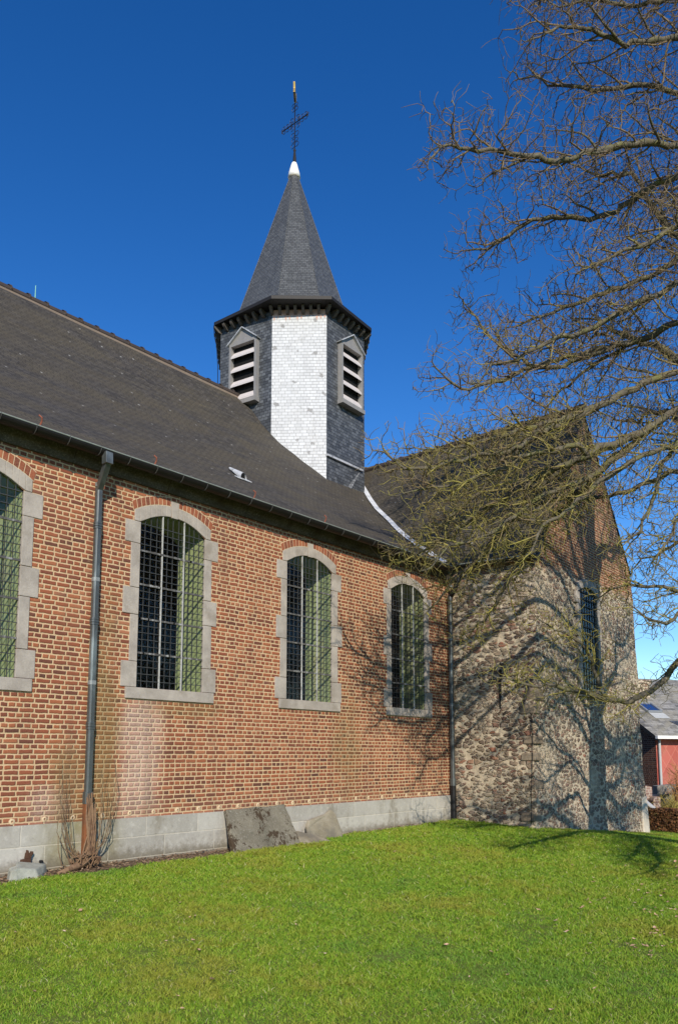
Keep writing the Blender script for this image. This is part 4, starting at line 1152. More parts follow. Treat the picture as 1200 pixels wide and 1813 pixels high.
# ------------------------------------------------------------------ tree
def grow_tree():
    rng = np.random.RandomState(4)
    T0 = np.array([13.6, -5.8, -.5])
    nodes, par, minr = [], [], []
    def add(p, pa, r=0.): nodes.append(np.array(p, float)); par.append(pa); minr.append(r); return len(nodes)-1
    trunk_pts = [(13.6,-5.8,-.55),(13.6,-5.8,-.2),(13.58,-5.8,.3),(13.62,-5.82,1.0),(13.58,-5.78,1.7),(13.55,-5.75,2.4),(13.62,-5.7,3.2),(13.7,-5.75,4.1),(13.6,-5.9,5.1),(13.7,-5.8,6.2),(13.65,-5.7,7.4),(13.8,-5.8,8.7),(13.7,-5.9,10.),(13.8,-5.8,11.4),(13.7,-5.7,13.)]
    trunk_r = [.70,.58,.50,.47,.45,.43,.39,.33,.30,.27,.23,.19,.15,.11,.06]
    tid = []; pa = -1
    for p, r in zip(trunk_pts, trunk_r): pa = add(p, pa, r); tid.append(pa)
    attr = []
    def near_trunk(z): return tid[int(np.argmin([abs(nodes[i][2]-z) for i in tid]))]
    def limb(pts, r0, r1, zattach=None, R0=.8, nat=300, start=.3, parent=None, up=.15, ext=.98, flat=.75, sub=True):
        pts = [np.array(p, float) for p in pts]
        pa = parent if parent is not None else near_trunk(zattach)
        path = [nodes[pa]]+pts
        # resample with wiggle
        seg = [np.linalg.norm(path[i+1]-path[i]) for i in range(len(path)-1)]; Ltot = sum(seg)
        ids = []; acc = 0
        for i in range(len(path)-1):
            n = max(1, int(round(seg[i]/.14)))
            for k in range(1, n+1):
                t = k/n; p = path[i]+(path[i+1]-path[i])*t
                s = (acc+seg[i]*t)/Ltot
                p = p+rng.normal(0, .022, 3)*(k < n)
                pa = add(p, pa, .54*r0+(r1*.5-.54*r0)*s**.55); ids.append(pa)
            acc += seg[i]
        P = np.array([nodes[j] for j in ids]); n = len(P)
        if sub and Ltot > 1.2:
            sdist = start*Ltot*.75
            while sdist < Ltot*.985:
                j = min(n-2, max(2, int(sdist/Ltot*n))); s = sdist/Ltot
                tg = P[min(n-1, j+3)]-P[max(0, j-3)]; tg /= np.linalg.norm(tg)
                v = rng.normal(0, 1, 3); v[2] = v[2]*.8+.25; v -= tg*v.dot(tg); v /= np.linalg.norm(v)
                an = R(rng.uniform(22, 52)); d = tg*math.cos(an)+v*math.sin(an)
                Ls = R0*rng.uniform(.7, 1.65)*(1.15-.80*s); m = max(4, int(Ls/.10)); q = P[j]; pz = ids[j]
                rr0 = min(.021, max(.008, minr[ids[j]]*.42)); sp = []
                for k in range(m):
                    d = d+rng.normal(0, .15, 3)+tg*.05; d[2] += .015; d /= np.linalg.norm(d); q = q+d*Ls/m
                    pz = add(q, pz, rr0+(.0048-rr0)*((k+1)/m)**.7); sp.append(q)
                for _ in range(int(105*Ls)):
                    b = sp[min(m-1, int(rng.rand()**.8*m))]; w = rng.normal(0, 1, 3); w /= np.linalg.norm(w)
                    attr.append(b+w*rng.rand()**.5*.30+d*rng.rand()*.10)
                sdist += rng.uniform(.10, .22)
        tip = P[-1]; dirv = P[-1]-P[-4]; dirv = dirv/np.linalg.norm(dirv)
        for _ in range(int(nat*2.0)):
            s = start+(ext-start)*rng.rand()**.8
            base = P[min(n-1, int(s*n))] if s <= 1 else tip+dirv*(s-1)*Ltot
            rad = R0*(.55+.6*math.sin(min(1, (s-start)/(1-start))*math.pi*.85))
            v = rng.normal(0, 1, 3); v = v/np.linalg.norm(v)*rng.rand()**.45*rad
            v[2] = v[2]*flat+up*rad
            attr.append(base+v)
        return ids
    def pp(pts, d0, d1):
        n = len(pts); return [at(x, y, d0+(d1-d0)*k/(n-1)) for k, (x, y) in enumerate(pts)]
    A = {}
    A[0] = limb(pp([(1330,215),(1200,257),(1142,251),(1066,264),(985,287),(905,272),(866,263),(813,262),(770,252)], 12., 10.6), .12, .010, 8.5, .85, 620, .18)
    A[1] = limb(pp([(1320,290),(1200,312),(1154,328),(1116,356),(1058,383),(978,383),(924,399),(863,441),(835,437)], 12.2, 12.6), .14, .010, 7.8, .80, 620, .22)
    A[2] = limb(pp([(1320,100),(1200,65),(1146,73),(1096,73),(1047,50),(990,45),(945,60)], 12., 11.2), .12, .010, 9.6, .95, 520, .2)
    A[3] = limb(pp([(1330,540),(1200,571),(1157,593),(1113,606),(1053,645),(1018,671),(983,701),(957,730)], 12.2, 13.0), .11, .012, 6.0, .75, 330, .25)
    A[4] = limb(pp([(983,650),(935,645),(885,610),(850,575),(830,550)], 12.6, 12.9), .035, .008, None, .62, 330, .1, parent=A[3][int(len(A[3])*.62)])
    A[5] = limb(pp([(940,650),(890,675),(830,690),(775,670)], 12.7, 12.2), .035, .008, None, .55, 300, .1, parent=A[3][int(len(A[3])*.66)])
    A[6] = limb(pp([(1330,640),(1200,658),(1135,679),(1070,714),(1027,736),(983,744),(900,770),(820,790),(760,800)], 11.8, 11.0), .12, .010, 5.3, .72, 560, .35)
    A[7] = limb(pp([(1330,690),(1200,723),(1148,757),(1105,779),(1053,800),(1001,790),(950,800),(880,830),(800,860),(730,870)], 11.5, 10.4), .13, .010, 4.7, .70, 700, .35)
    A[8] = limb(pp([(1053,840),(1027,853),(966,874),(923,905),(879,940),(830,960),(760,985)], 11.2, 10.9), .06, .010, None, .58, 460, .2, parent=A[7][int(len(A[7])*.45)])
    A[9] = limb(pp([(1300,800),(1200,835),(1135,857),(1079,879),(1040,885),(983,882),(920,905),(880,960)], 12., 12.2), .08, .010, 4.2, .55, 260, .45, up=-.1)
    A[10] = limb(pp([(1260,720),(1191,788),(1165,848),(1148,905),(1118,950),(1100,968)], 11., 10.8), .06, .012, 5.2, .55, 150, .3, up=-.15)
    A[11] = limb(pp([(1290,1100),(1240,1140),(1200,1172),(1180,1200),(1150,1225),(1110,1245),(1085,1240),(1040,1228),(985,1215),(930,1212),(880,1200)], 11.8, 11.2), .085, .010, 2.2, .48, 200, .5, up=.1)
    A[12] = limb(pp([(1062,1212),(1050,1185),(1044,1160),(1030,1140),(1000,1120),(960,1110)], 11.5, 11.3), .02, .007, None, .38, 130, .2, parent=A[11][int(len(A[11])*.72)])
    A[13] = limb(pp([(1280,1035),(1200,1047),(1160,1038),(1115,1035),(1060,1050)], 12., 12.), .05, .010, 3.4, .5, 130, .5)
    A[14] = limb(pp([(1280,1010),(1200,1085),(1180,1105),(1150,1097),(1128,1088)], 11.6, 11.), .03, .010, 3.2, .55, 90, .3, up=.0)
    A[15] = limb(pp([(1300,430),(1200,455),(1150,490),(1100,510),(1040,530),(960,560),(900,580)], 12.6, 13.4), .09, .010, 6.8, .75, 380, .3)
    A[16] = limb(pp([(1300,-60),(1200,-80),(1100,-50),(1020,-40),(950,0)], 12., 11.4), .10, .010, 10.4, .9, 300, .25)
    A[17] = limb(pp([(1250,860),(1210,900),(1180,960),(1160,990)], 11.6, 11.2), .04, .010, 4.0, .6, 120, .2, up=-.2)
    A[18] = limb(pp([(1300,380),(1200,400),(1150,430),(1090,450),(1040,480)], 11., 10.4), .07, .010, 7.2, .75, 330, .25)
    A[19] = limb(pp([(1320,170),(1200,165),(1120,150),(1050,160),(990,150),(930,130)], 12.4, 12.9), .09, .010, 9.0, .8, 330, .2)
    A[20] = limb(pp([(1300,20),(1200,-5),(1130,10),(1050,0),(980,10)], 12.8, 13.2), .08, .010, 10.0, .8, 300, .2)
    A[21] = limb(pp([(1290,480),(1200,500),(1120,540),(1050,580),(980,600),(900,640),(850,645)], 11.4, 10.8), .08, .010, 6.4, .7, 320, .25)
    A[22] = limb(pp([(1300,760),(1200,790),(1130,810),(1060,850),(1010,900),(960,930),(930,990)], 11.0, 10.2), .07, .009, 4.5, .55, 260, .35)
    A[24] = limb(pp([(1000,830),(960,860),(900,925),(850,985),(800,1030),(765,1075)], 11.6, 12.6), .045, .009, None, .6, 300, .1, parent=A[7][int(len(A[7])*.5)], up=-.05)
    A[25] = limb(pp([(940,850),(880,890),(810,935),(750,975),(700,1000)], 11.2, 12.0), .04, .009, None, .6, 300, .1, parent=A[7][int(len(A[7])*.62)])
    A[26] = limb(pp([(1010,880),(950,950),(905,1020),(865,1085),(830,1130)], 11.8, 12.8), .04, .009, None, .5, 220, .15, parent=A[8][int(len(A[8])*.25)], up=-.1)
    A[27] = limb(pp([(900,800),(830,810),(770,830),(715,830),(680,800)], 10.8, 10.6), .035, .009, None, .6, 300, .1, parent=A[6][int(len(A[6])*.7)])
    A[28] = limb(pp([(960,760),(900,820),(840,880),(780,930),(740,960)], 12.0, 12.8), .045, .009, None, .65, 340, .1, parent=A[6][int(len(A[6])*.6)])
    A[23] = limb(pp([(1300,930),(1200,960),(1160,985),(1120,990)], 12.4, 12.6), .04, .010, 3.8, .5, 120, .3)
    # low limbs reaching over the lawn beside the picture: they shade the grass
    for pts, z, rl, nl_, Rl in ([(12.6,-6.3,2.5),(11.5,-6.7,2.9),(10.4,-7.0,3.1),(9.3,-7.2,3.2),(8.2,-7.4,3.35),(6.9,-7.75,3.5)], 2.2, .30, 620, .62), ([(12.5,-6.1,2.6),(11.3,-6.6,3.4),(10.0,-6.9,4.0),(8.6,-7.1,4.4),(7.3,-7.4,4.6)], 2.4, .24, 420, .6), ([(12.2,-6.5,2.1),(10.8,-7.15,2.05),(9.4,-7.7,1.95),(8.2,-8.0,1.9)], 1.7, .12, 300, .6), ([(12.8,-6.9,3.0),(11.3,-8.0,3.6),(9.7,-8.9,3.6),(8.2,-9.6,3.4)], 2.8, .16, 300, .7), ([(12.4,-6.3,1.9),(11.3,-6.7,1.9),(10.2,-6.95,1.8),(9.3,-7.1,1.75)], 1.5, .14, 300, .5), ([(13.2,-6.9,3.6),(12.8,-8.0,4.3),(12.2,-9.2,4.7),(11.6,-10.2,4.9)], 3.2, .2, 260, .8):
        limb([Vector(p) for p in pts], rl, rl*.2, z, Rl, nl_, .2)
    # the rest of the crown, beyond the right edge of the picture and above it
    for k, (az, el, L, z) in enumerate([(-20,35,5.2,4.6),(20,30,4.6,5.4),(-65,30,5.0,4.2),(60,42,4.0,6.4),(100,45,3.6,7.2),(-100,25,5.0,5.),(-140,30,5.,6.2),(0,50,5.0,7.8),(-60,50,5.0,8.4),(140,55,4.5,9.0),(-120,55,4.5,9.6),(40,60,4.,10.5),(-30,10,3.8,2.9),(10,12,3.6,3.4)]):
        a, e = R(az), R(el); d = np.array([math.cos(a)*math.cos(e), math.sin(a)*math.cos(e), math.sin(e)])
        s = nodes[near_trunk(z)]; pts = []
        for q in range(1, 8):
            t = q/7; pts.append(s+d*L*t+np.array([0, 0, -.35*t*t*L*math.sin(e)])+rng.normal(0, .10, 3))
        limb(pts, .26, .02, z, .95, 210, .25)
    attr = np.array(attr)
    # keep attractors out of the masonry
    inside = (attr[:,1] > -.45) & (attr[:,0] > 0) & (attr[:,2] < 5.6+.9*np.clip(attr[:,1], 0, 9))
    ins2 = (attr[:,0] > 13.5) & (attr[:,1] > -2.15) & (attr[:,2] < 9.6)
    attr = attr[~(inside | ins2)]
    D, di, dk = .085, .80, .105
    NA = len(attr); best = np.full(NA, 1e9); bi = np.zeros(NA, int)
    N0 = len(nodes); arr = np.array(nodes)
    from mathutils.kdtree import KDTree
    def update(newi):
        kd = KDTree(len(newi))
        for q in newi: kd.insert(arr[q], int(q))
        kd.balance(); find = kd.find
        for a in range(NA):
            co, ix, dd = find(attr[a])
            if dd < best[a]: best[a] = dd; bi[a] = ix
    skip = set(tid)
    start_idx = np.array([i for i in range(N0) if i not in skip])
    update(start_idx)
    for it in range(45):
        alive = best > dk
        attr = attr[alive]; best = best[alive]; bi = bi[alive]; NA = len(attr)
        if NA < 40: break
        sel = best < di
        if not sel.any(): break
        g = np.zeros((len(arr), 3)); v = attr[sel]-arr[bi[sel]]; v /= np.linalg.norm(v, axis=1)[:, None]
        np.add.at(g, bi[sel], v); src = np.unique(bi[sel])
        gv = g[src]; ln = np.linalg.norm(gv, axis=1); gv = gv/np.maximum(ln, 1e-6)[:, None]
        gv += rng.normal(0, .22, gv.shape); gv /= np.linalg.norm(gv, axis=1)[:, None]
        new = arr[src]+gv*D*rng.uniform(.8, 1.2, (len(src), 1))
        s0 = len(arr); arr = np.vstack([arr, new]); par.extend(src.tolist()); minr.extend([0.]*len(src))
        update(np.arange(s0, len(arr)))
    n1 = len(arr); print('tree nodes', n1, 'left', NA)
    # twig spurs on the thin wood
    par_a = np.array(par); deg = np.bincount(par_a[par_a >= 0], minlength=n1)
    cand = np.arange(N0, n1); cand = cand[rng.rand(len(cand)) < .5]
    cand = np.concatenate([cand, np.arange(n1)[(np.arange(n1) < N0) & (np.array(minr) < .05) & (rng.rand(n1) < .5)]])
    extra = []; epar = []
    base = n1
    pdir = arr-arr[np.maximum(par_a, 0)]
    for c in cand:
        d = pdir[c]; ln = np.linalg.norm(d); d = d/ln if ln > 0 else np.array([0,0,1.])
        s = rng.normal(0, 1, 3); s -= d*s.dot(d); s /= np.linalg.norm(s)
        v = d*rng.uniform(.1,.7)+s; v[2] += .35; v /= np.linalg.norm(v); p = arr[c]; pa = c
        for k in range(rng.randint(1, 4)):
            p = p+v*rng.uniform(.05,.125); extra.append(p); epar.append(pa); pa = base+len(extra)-1
            v = v+rng.normal(0, .28, 3); v /= np.linalg.norm(v)
    arr = np.vstack([arr, np.array(extra)]); par = np.concatenate([par_a, np.array(epar)]); mr = np.concatenate([np.array(minr), np.zeros(len(extra))])
    n = len(arr)
    kids = [[] for _ in range(n)]
    for i in range(n):
        if par[i] >= 0: kids[par[i]].append(i)
    rad = np.zeros(n)
    # children always come after their parent
    acc = np.zeros(n); PW = 2.5
    for i in range(n-1, -1, -1):
        r = .0037 if not kids[i] else acc[i]**(1/PW)
        r = min(r*1.0, .06) if mr[i] == 0 else max(mr[i], min(r, .05))
        rad[i] = r
        if par[i] >= 0: acc[par[i]] += r**PW
    chains = []; stack = [(tid[0], -1)]
    while stack:
        i, pfrom = stack.pop(); ch = [pfrom] if pfrom >= 0 else []
        while True:
            ch.append(i)
            if not kids[i]: break
            k = max(kids[i], key=lambda j: rad[j])
            for j in kids[i]:
                if j != k: stack.append((j, i))
            i = k
        chains.append(ch)
    out = {'trunk': ([], [], [0]), 'crown': ([], [], [0])}
    for ch in chains:
        P = arr[ch].copy(); r = rad[ch].copy()
        if len(P) < 2: continue
        if ch[0] != tid[0]: r[0] = min(r[0], r[1]*1.25)
        rm_ = r.max(); key = 'trunk' if rm_ > .022 else 'crown'
        ns = 12 if rm_ > .2 else 8 if rm_ > .05 else 6 if rm_ > .02 else 4 if rm_ > .009 else 3
        if ch[-1] not in tid: r[-1] = min(r[-1], .003)
        tg = np.gradient(P, axis=0); tg /= np.maximum(np.linalg.norm(tg, axis=1), 1e-9)[:, None]
        u = np.cross(tg, np.array([.31,.17,.93])); u /= np.maximum(np.linalg.norm(u, axis=1), 1e-6)[:, None]
        w = np.cross(tg, u); a = np.arange(ns)*2*np.pi/ns
        lump = 1+rng.normal(0, .07, (len(P), 1, 1))
        ring = P[:, None]+(u[:, None]*np.cos(a)[None, :, None]+w[:, None]*np.sin(a)[None, :, None])*r[:, None, None]*lump
        V, Fs, off = out[key]; b = off[0]
        V.append(ring.reshape(-1, 3)); m = len(P)
        ii = np.arange(m-1)[:, None]*ns; k = np.arange(ns)[None]; k2 = (k+1) % ns
        Fs.append(np.stack([b+ii+k, b+ii+k2, b+ii+ns+k2, b+ii+ns+k], -1).reshape(-1, 4)); off[0] += m*ns
    # bark
    t = NT('bark'); p = t.pos(); n1_ = t.noise(p, 7., 5, .65).outputs[0]; n2_ = t.noise(t.vmath('MULTIPLY', p, (1,1,.35)), 40., 4, .7).outputs[0]
    c = t.mix(n2_, (.075,.062,.045), (.17,.15,.11)); c = t.mix(t.sstep(n1_, .48, .68, 0., .75), c, (.15,.155,.040)); c = t.mix(t.sstep(t.noise(p, 16., 3).outputs[0], .60, .72, 0., .6), c, (.26,.25,.20))
    bark = t.fin(c, .9, t.bump(n2_, .7, .02))
    t = NT('twig_bark'); p = t.pos(); n1_ = t.math('ADD', t.noise(p, 3., 4, .6).outputs[0], t.math('MULTIPLY', t.math('SUBTRACT', 6.6, t.sep(p)[2]), .035)); n2_ = t.noise(p, 30., 3, .6).outputs[0]
    c = t.mix(n2_, (.11,.078,.048), (.25,.185,.105)); c = t.mix(t.sstep(n1_, .42, .68, 0., .85), c, (.30,.27,.06)); c = t.mix(t.sstep(t.noise(p, 9., 3).outputs[0], .58, .7, 0., .5), c, (.17,.165,.13))
    twig = t.fin(c, .8)
    root = empty('bare_tree', (13.6,-5.8,-.5), 'large leafless spring tree with knotty lichened limbs reaching in front of the transept', 'tree')
    for key, mat in (('trunk', bark), ('crown', twig)):
        V, Fs, off = out[key]; V = np.vstack(V); Fs = np.vstack(Fs); print(key, len(V), len(Fs))
        o = fast_mesh(key, V, Fs, mat, parent=root, origin=(13.6,-5.8,-.5))
        o.data.polygons.foreach_set('use_smooth', [True]*len(o.data.polygons))
grow_tree()

# ------------------------------------------------------------------ neighbouring house
HC = at(1163, 1380, 30.0); HG = float(gz(HC.x, HC.y))-.3
hx = Vector((.866,-.5,0)); hy = Vector((.5,.866,0)); HO = Vector((HC.x, HC.y, HG))
house = empty('neighbour_house', HO, 'low house with red tile-hung front, mossy slate roof and skylight behind the church', 'house')
def HP(x, y, z): return HO+hx*x+hy*y+Vector((0,0,z))
EH = 1.3+(1338-1300)/F*30-HG
HL, HD, HR = 11., 8.4, 2.55
def hq(m, pts, uvs=None): m.face([HP(*p) for p in pts], uvs)
def m_tiles():
    t = NT('red_cladding'); v = t.uv(); s = t.sep(v)
    a = t.math('ADD', t.math('MULTIPLY', s[0], 2.1), t.math('MULTIPLY', s[1], 1.5)); b = t.math('SUBTRACT', t.math('MULTIPLY', s[0], 2.1), t.math('MULTIPLY', s[1], 1.5))
    fa, fb = t.math('FRACT', a), t.math('FRACT', b)
    ln = t.math('MAXIMUM', t.sstep(fa, .88, .97), t.sstep(fb, .88, .97))
    idv = t.comb(t.math('FLOOR', a), t.math('FLOOR', b)); r0, _ = rnd(t, idv)
    c = t.mix(r0, (.36,.085,.065), (.47,.13,.10)); c = t.mix(t.math('MULTIPLY', ln, .45), c, (.55,.22,.16))
    c = t.mix(t.sstep(t.noise(t.pos(), 1.4, 4).outputs[0], .45, .7, 0., .5), c, (.42,.17,.12))
    return t.fin(c, .7, t.bump(t.math('ADD', fa, fb), .4, .02))
def m_oldbrick():
    t = NT('dark_old_brick'); mask, idv, h, _, _ = courses(t, t.uv(), .075, .22, .012); r0, _ = rnd(t, idv)
    c = t.ramp(r0, [(0., (.055,.022,.016)), (.6, (.10,.035,.022)), (1., (.15,.06,.035))]); c = t.mix(mask, c, (.26,.20,.15)); return t.fin(c, .9, t.bump(h, .6, .006))
m = MB(); hq(m, [(.02,0,0),(HL,0,0),(HL,0,EH),(.02,0,EH)], [(0,0),(HL,0),(HL,EH),(0,EH)]); m.build('front_wall', m_tiles(), house, fixn=False)
m = MB(); hq(m, [(0,0,0),(0,HD,0),(0,HD,EH),(0,HD/2,EH+HR),(0,0,EH)], [(0,0),(HD,0),(HD,EH),(HD/2,EH+HR),(0,EH)]); hq(m, [(HL,0,0),(HL,HD,0),(HL,HD,EH),(HL,HD/2,EH+HR),(HL,0,EH)]); hq(m, [(0,HD,0),(HL,HD,0),(HL,HD,EH),(0,HD,EH)]); m.build('gable_wall', m_oldbrick(), house, fixn=False)
M['house_slate'] = m_slate('house_slate', (.23,.22,.20), .16, .30, moss=(.33,.30,.22), var=.6, spots=.8, flake=(.56,.52,.42))
m = MB(); sl_ = math.hypot(HD/2+.3, HR*(HD/2+.3)/(HD/2)); k = HR/(HD/2)
for s in (0, 1):
    y = (lambda v: v) if s == 0 else (lambda v: HD-v)
    hq(m, [(-.18,y(-.3),EH-.3*k+.06),(HL+.2,y(-.3),EH-.3*k+.06),(HL+.2,y(HD/2),EH+HR+.06),(-.18,y(HD/2),EH+HR+.06)], [(0,0),(HL,0),(HL,sl_),(0,sl_)])
hroof = m.build('roof', M['house_slate'], house, fixn=False)
m = MB()
for s in (0, 1):
    y = (lambda v: v) if s == 0 else (lambda v: HD-v)
    m.bar(HP(-.14,y(-.3),EH-.3*k-.02), HP(-.14,y(HD/2),EH+HR-.02), .06, .12)
m.build('verge_board', M['darkwood'], hroof)
m = MB(); m.bar(HP(-.25,-.36,EH-.13), HP(HL,-.36,EH-.13), .13, .12); m.build('gutter', M['whitecap'], house)
m = MB(); m.tube([HP(.10,-.10,EH-.2), HP(.10,-.10,0)], .05, 8); m.build('downpipe', m_plain('pale_pipe', (.45,.46,.45), .6), house)
def roof_hit(px, py):
    d = Vector(ray(px, py)); o = Vector(CP); n_ = (hx.cross(hy*1+Vector((0,0,k)))).normalized(); p0 = HP(0,0,EH+.06)
    return o+d*((p0-o).dot(n_)/d.dot(n_)), n_
a, n_ = roof_hit(1136, 1247); b, _ = roof_hit(1170, 1262)
loc = lambda p: ((p-HO).dot(hx), (p-HO).dot(hy))
(x0, y1), (x1, y0) = loc(a), loc(b)
x0, x1 = min(x0, x1-.7), x1; 
def rp(x, y, o): return HP(x, y, EH+.06+y*k)+n_*(o if n_.z > 0 else -o)
m = MB()
for (p, q) in (((x0,y0),(x1,y0)),((x0,y1),(x1,y1)),((x0,y0),(x0,y1)),((x1,y0),(x1,y1))): m.bar(rp(*p,.05), rp(*q,.05), .09, .08)
sk = m.build('skylight', m_plain('skylight_frame', (.20,.215,.23), .5), hroof)
m = MB(); m.face([rp(x0,y0,.05), rp(x1,y0,.05), rp(x1,y1,.05), rp(x0,y1,.05)])
t = NT('skylight_glass'); t.fin((.02,.05,.16), .06, spec=.8); m.build('pane', t.m, sk, fixn=False)
m = MB(); m.face([rp(x0,y0-.45,.02), rp(x1+.05,y0-.45,.02), rp(x1+.05,y0-.06,.03), rp(x0,y0-.06,.03)]); m.build('skylight_apron', m_plain('apron', (.42,.43,.42), .7), hroof, fixn=False)
m = MB(); m.face([rp(x1+.0,y0-1.05,.012), rp(x1+.9,y0-1.05,.012), rp(x1+.75,y0-.6,.012), rp(x1-.2,y0-.6,.012)]); m.build('patched_slates', M['tower_slate'], hroof, fixn=False)
ch = [at(1128,1206,33.5), at(1149,1206,33.5)]
m = MB(); c0 = ch[1]; w = (ch[1]-ch[0]).length
m.hexa([c0+hx*-w*1.6+Vector((0,0,-2.0)), c0+Vector((0,0,-2.0)), c0+hy*.6+Vector((0,0,-2.)), c0-hx*w*1.6+hy*.6+Vector((0,0,-2.)), c0-hx*w*1.6, c0, c0+hy*.6, c0-hx*w*1.6+hy*.6])
m.hexa([c0+hx*-w*1.65-hy*.05+Vector((0,0,-.12)), c0+hx*.05-hy*.05+Vector((0,0,-.12)), c0+hx*.05+hy*.65+Vector((0,0,-.12)), c0-hx*w*1.65+hy*.65+Vector((0,0,-.12)), c0-hx*w*1.65-hy*.05+Vector((0,0,.02)), c0+hx*.05-hy*.05+Vector((0,0,.02)), c0+hx*.05+hy*.65+Vector((0,0,.02)), c0-hx*w*1.65+hy*.65+Vector((0,0,.02))])
m.build('chimney', M['rubble'], hroof)

# ------------------------------------------------------------------ garden behind the transept
def at_g(px, depth):
    p = at(px, 1400, depth); return Vector((p.x, p.y, float(gz(p.x, p.y))))
M['garden_brick'] = (lambda t: (lambda mk: t.fin(t.mix(mk[0], t.ramp(rnd(t, mk[1])[0], [(0., (.20,.12,.10)), (1., (.34,.23,.19))]), (.42,.36,.30)), .9, t.bump(mk[2], .6, .006)))(courses(t, t.uv(), .08, .22, .013)))(NT('weathered_garden_brick'))
def wall_between(name, px0, px1, d0, d1, ytop0, ytop1, th, mat, label):
    a, b = at_g(px0, d0), at_g(px1, d1); ta, tb_ = at(px0, ytop0, d0), at(px1, ytop1, d1)
    back = Vector((.64,.77,0))*th; m = MB(); n = 6
    P = [Vector((a.x,a.y,a.z-.2))]+[Vector((b.x,b.y,b.z-.2))]
    top_ = []
    for k in range(n+1):
        t = k/n; q = a+(b-a)*t; z = ta.z+(tb_.z-ta.z)*t-.05*(abs(2*t-1)**3); top_.append(Vector((q.x,q.y,z)))
    m.prism(P+top_[::-1], back); o = m.build(name, mat, None, origin=(a+b)/2, bevel=.02); tag(o, label, 'wall'); return o
wall_between('garden_wall', 1120, 1154.5, 24.6, 24.6, 1393, 1391, .3, M['garden_brick'], 'round-topped weathered brick garden wall behind the hedge beside the transept')
wall_between('garden_wall', 1155.5, 1169, 24.3, 24.3, 1414, 1409, .3, M['garden_brick'], 'short low stub of brick wall at the left of the yellow-twigged bush')
wall_between('garden_wall', 1164, 1330, 26.5, 26.0, 1389, 1387, .3, m_stone('grey_garden_stone', (.16,.15,.135), (.25,.235,.21)), 'long low grey stone wall behind the yellow-twigged bush')
a = at(1138,1416,23.9); b = at(1158,1432,23.7); m = MB(); m.bar(a, b, .30, .06); o = m.build('coping_slab', m_plain('pale_coping', (.46,.46,.45), .8), None, origin=(a+b)/2, bevel=.01); tag(o, 'pale sloping stone coping in front of the round-topped brick wall', 'coping')
def leaf_box(name, a, b, ztop, zbot_off, th, n, cols, label, cat):
    rng = np.random.RandomState(17); a = np.array(a); b = np.array(b); d = b-a; L = np.linalg.norm(d); d /= L; nrm = np.array([d[1],-d[0],0])
    u = rng.rand(n)*L; w = (rng.rand(n)-.5)*th; h = rng.rand(n)**.8
    edge = rng.rand(n) < .65; w[edge] = (rng.choice([-1,1], edge.sum())*.5+rng.normal(0,.06,edge.sum()))*th
    p = a+d*u[:,None]+nrm*w[:,None]; zb = gz(p[:,0], p[:,1])+zbot_off
    zt = ztop+.04*np.array([mnoise.noise(Vector((q*2.5,0,0))) for q in u])
    p[:,2] = zb+(zt-zb)*h
    s = rng.uniform(.018,.042,n); A = rng.normal(0,1,(n,3)); A /= np.linalg.norm(A,axis=1)[:,None]; B = np.cross(A, rng.normal(0,1,(n,3))); B /= np.linalg.norm(B,axis=1)[:,None]
    V = np.stack([p-A*s[:,None], p-B*s[:,None]*.6, p+A*s[:,None], p+B*s[:,None]*.6], 1)
    t = NT(name+'_leaf'); r = t.n('ShaderNodeNewGeometry').outputs['Random Per Island']; c = t.ramp(r, cols); t.fin(c, .8)
    return V.reshape(-1,3), np.arange(n)[:,None]*4+np.arange(4), t.m
a = at_g(1120, 22.0); b = at_g(1330, 21.2); zt = at(1150,1431,22.).z
V, Fc, mt = leaf_box('hedge', (a.x,a.y,0), (b.x,b.y,0), zt, .05, .55, 26000, [(0.,(.06,.03,.018)),(.5,(.17,.075,.03)),(.85,(.30,.13,.05)),(1.,(.20,.15,.05))], '', '')
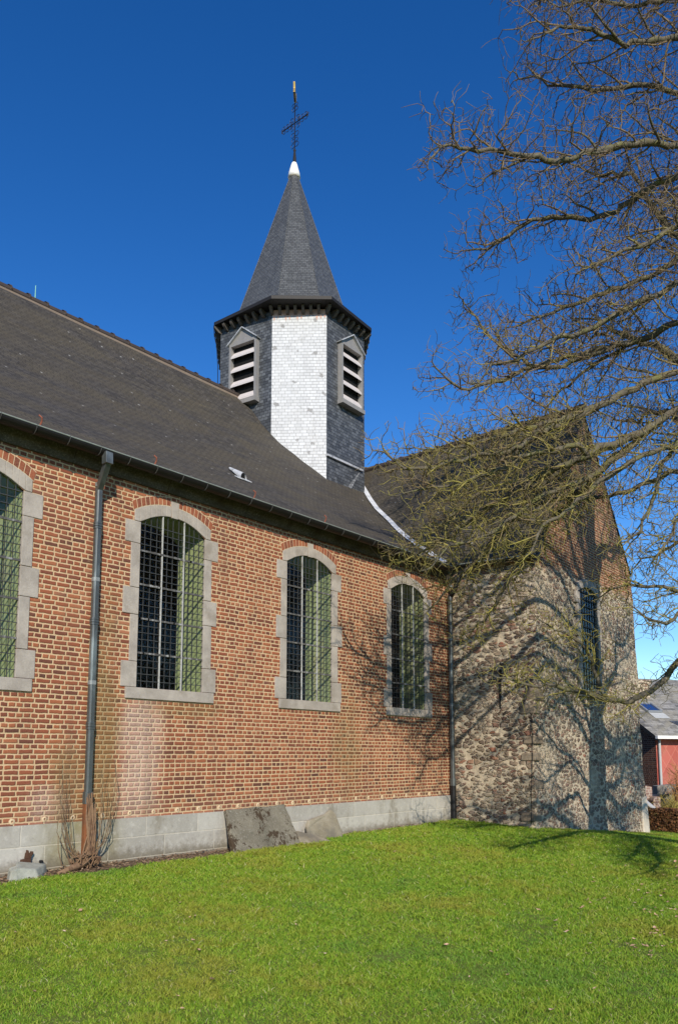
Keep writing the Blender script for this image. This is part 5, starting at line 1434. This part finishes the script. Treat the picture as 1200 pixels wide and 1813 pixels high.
hed = empty('hedge', (a+b)/2, 'clipped brown beech hedge between the lawn and the low garden walls', 'hedge')
o = fast_mesh('leaves', V, Fc, mt, parent=hed, origin=ORG[hed.name])
m = MB(); rr = random.Random(3); d = (b-a)
for k in range(150):
    p = a+d*rr.random()+Vector((rr.uniform(-.2,.2), rr.uniform(-.2,.2), 0)); m.tube([p, p+Vector((rr.uniform(-.1,.1), rr.uniform(-.1,.1), .3)), p+Vector((rr.uniform(-.2,.2), rr.uniform(-.2,.2), .55))], [.012,.009,.004], 4)
m.build('stems', M['shoot'], hed)
def twig_bush(name, base, n, h, spread, mat, label, seed):
    rr = random.Random(seed); m = MB(); root = empty(name, base, label, 'bush')
    for k in range(n):
        a = rr.uniform(0, 6.28); s = spread*rr.uniform(.1,1); L = h*rr.uniform(.55,1.05)
        p = Vector(base)+Vector((rr.uniform(-.15,.15), rr.uniform(-.15,.15), 0)); o = Vector((math.cos(a)*s, math.sin(a)*s, 0)); pts = [p]
        for q in range(1, 6): t = q/5; pts.append(p+o*t**1.3+Vector((rr.uniform(-.05,.05), rr.uniform(-.05,.05), L*t*(1-.15*t*s))))
        m.tube(pts, [.014,.012,.010,.008,.006,.003], 4)
        for q in range(2, 6):
            for _ in range(3):
                v = Vector((rr.uniform(-.3,.3), rr.uniform(-.3,.3), rr.uniform(.05,.3))); m.tube([pts[q], pts[q]+v*.6, pts[q]+v+Vector((rr.uniform(-.05,.05),0,.03))], [.007,.006,.003], 3)
    m.build('stems', mat, root); return root
M['yellowtwig'] = m_plain('yellow_twig', (.30,.24,.055), .8, 0, .5, 20., tint=(.16,.11,.05))
M['orangetwig'] = m_plain('orange_twig', (.34,.15,.05), .8, 0, .4, 20., tint=(.30,.20,.07))
twig_bush('twig_bush', at_g(1186, 24.2), 46, .95, .75, M['yellowtwig'], 'olive-yellow twiggy bush behind the hedge', 4)
twig_bush('twig_bush', at_g(1207, 25.2), 60, 2.0, .7, M['orangetwig'], 'taller thin bush with orange twigs against the red tiled house front', 9)
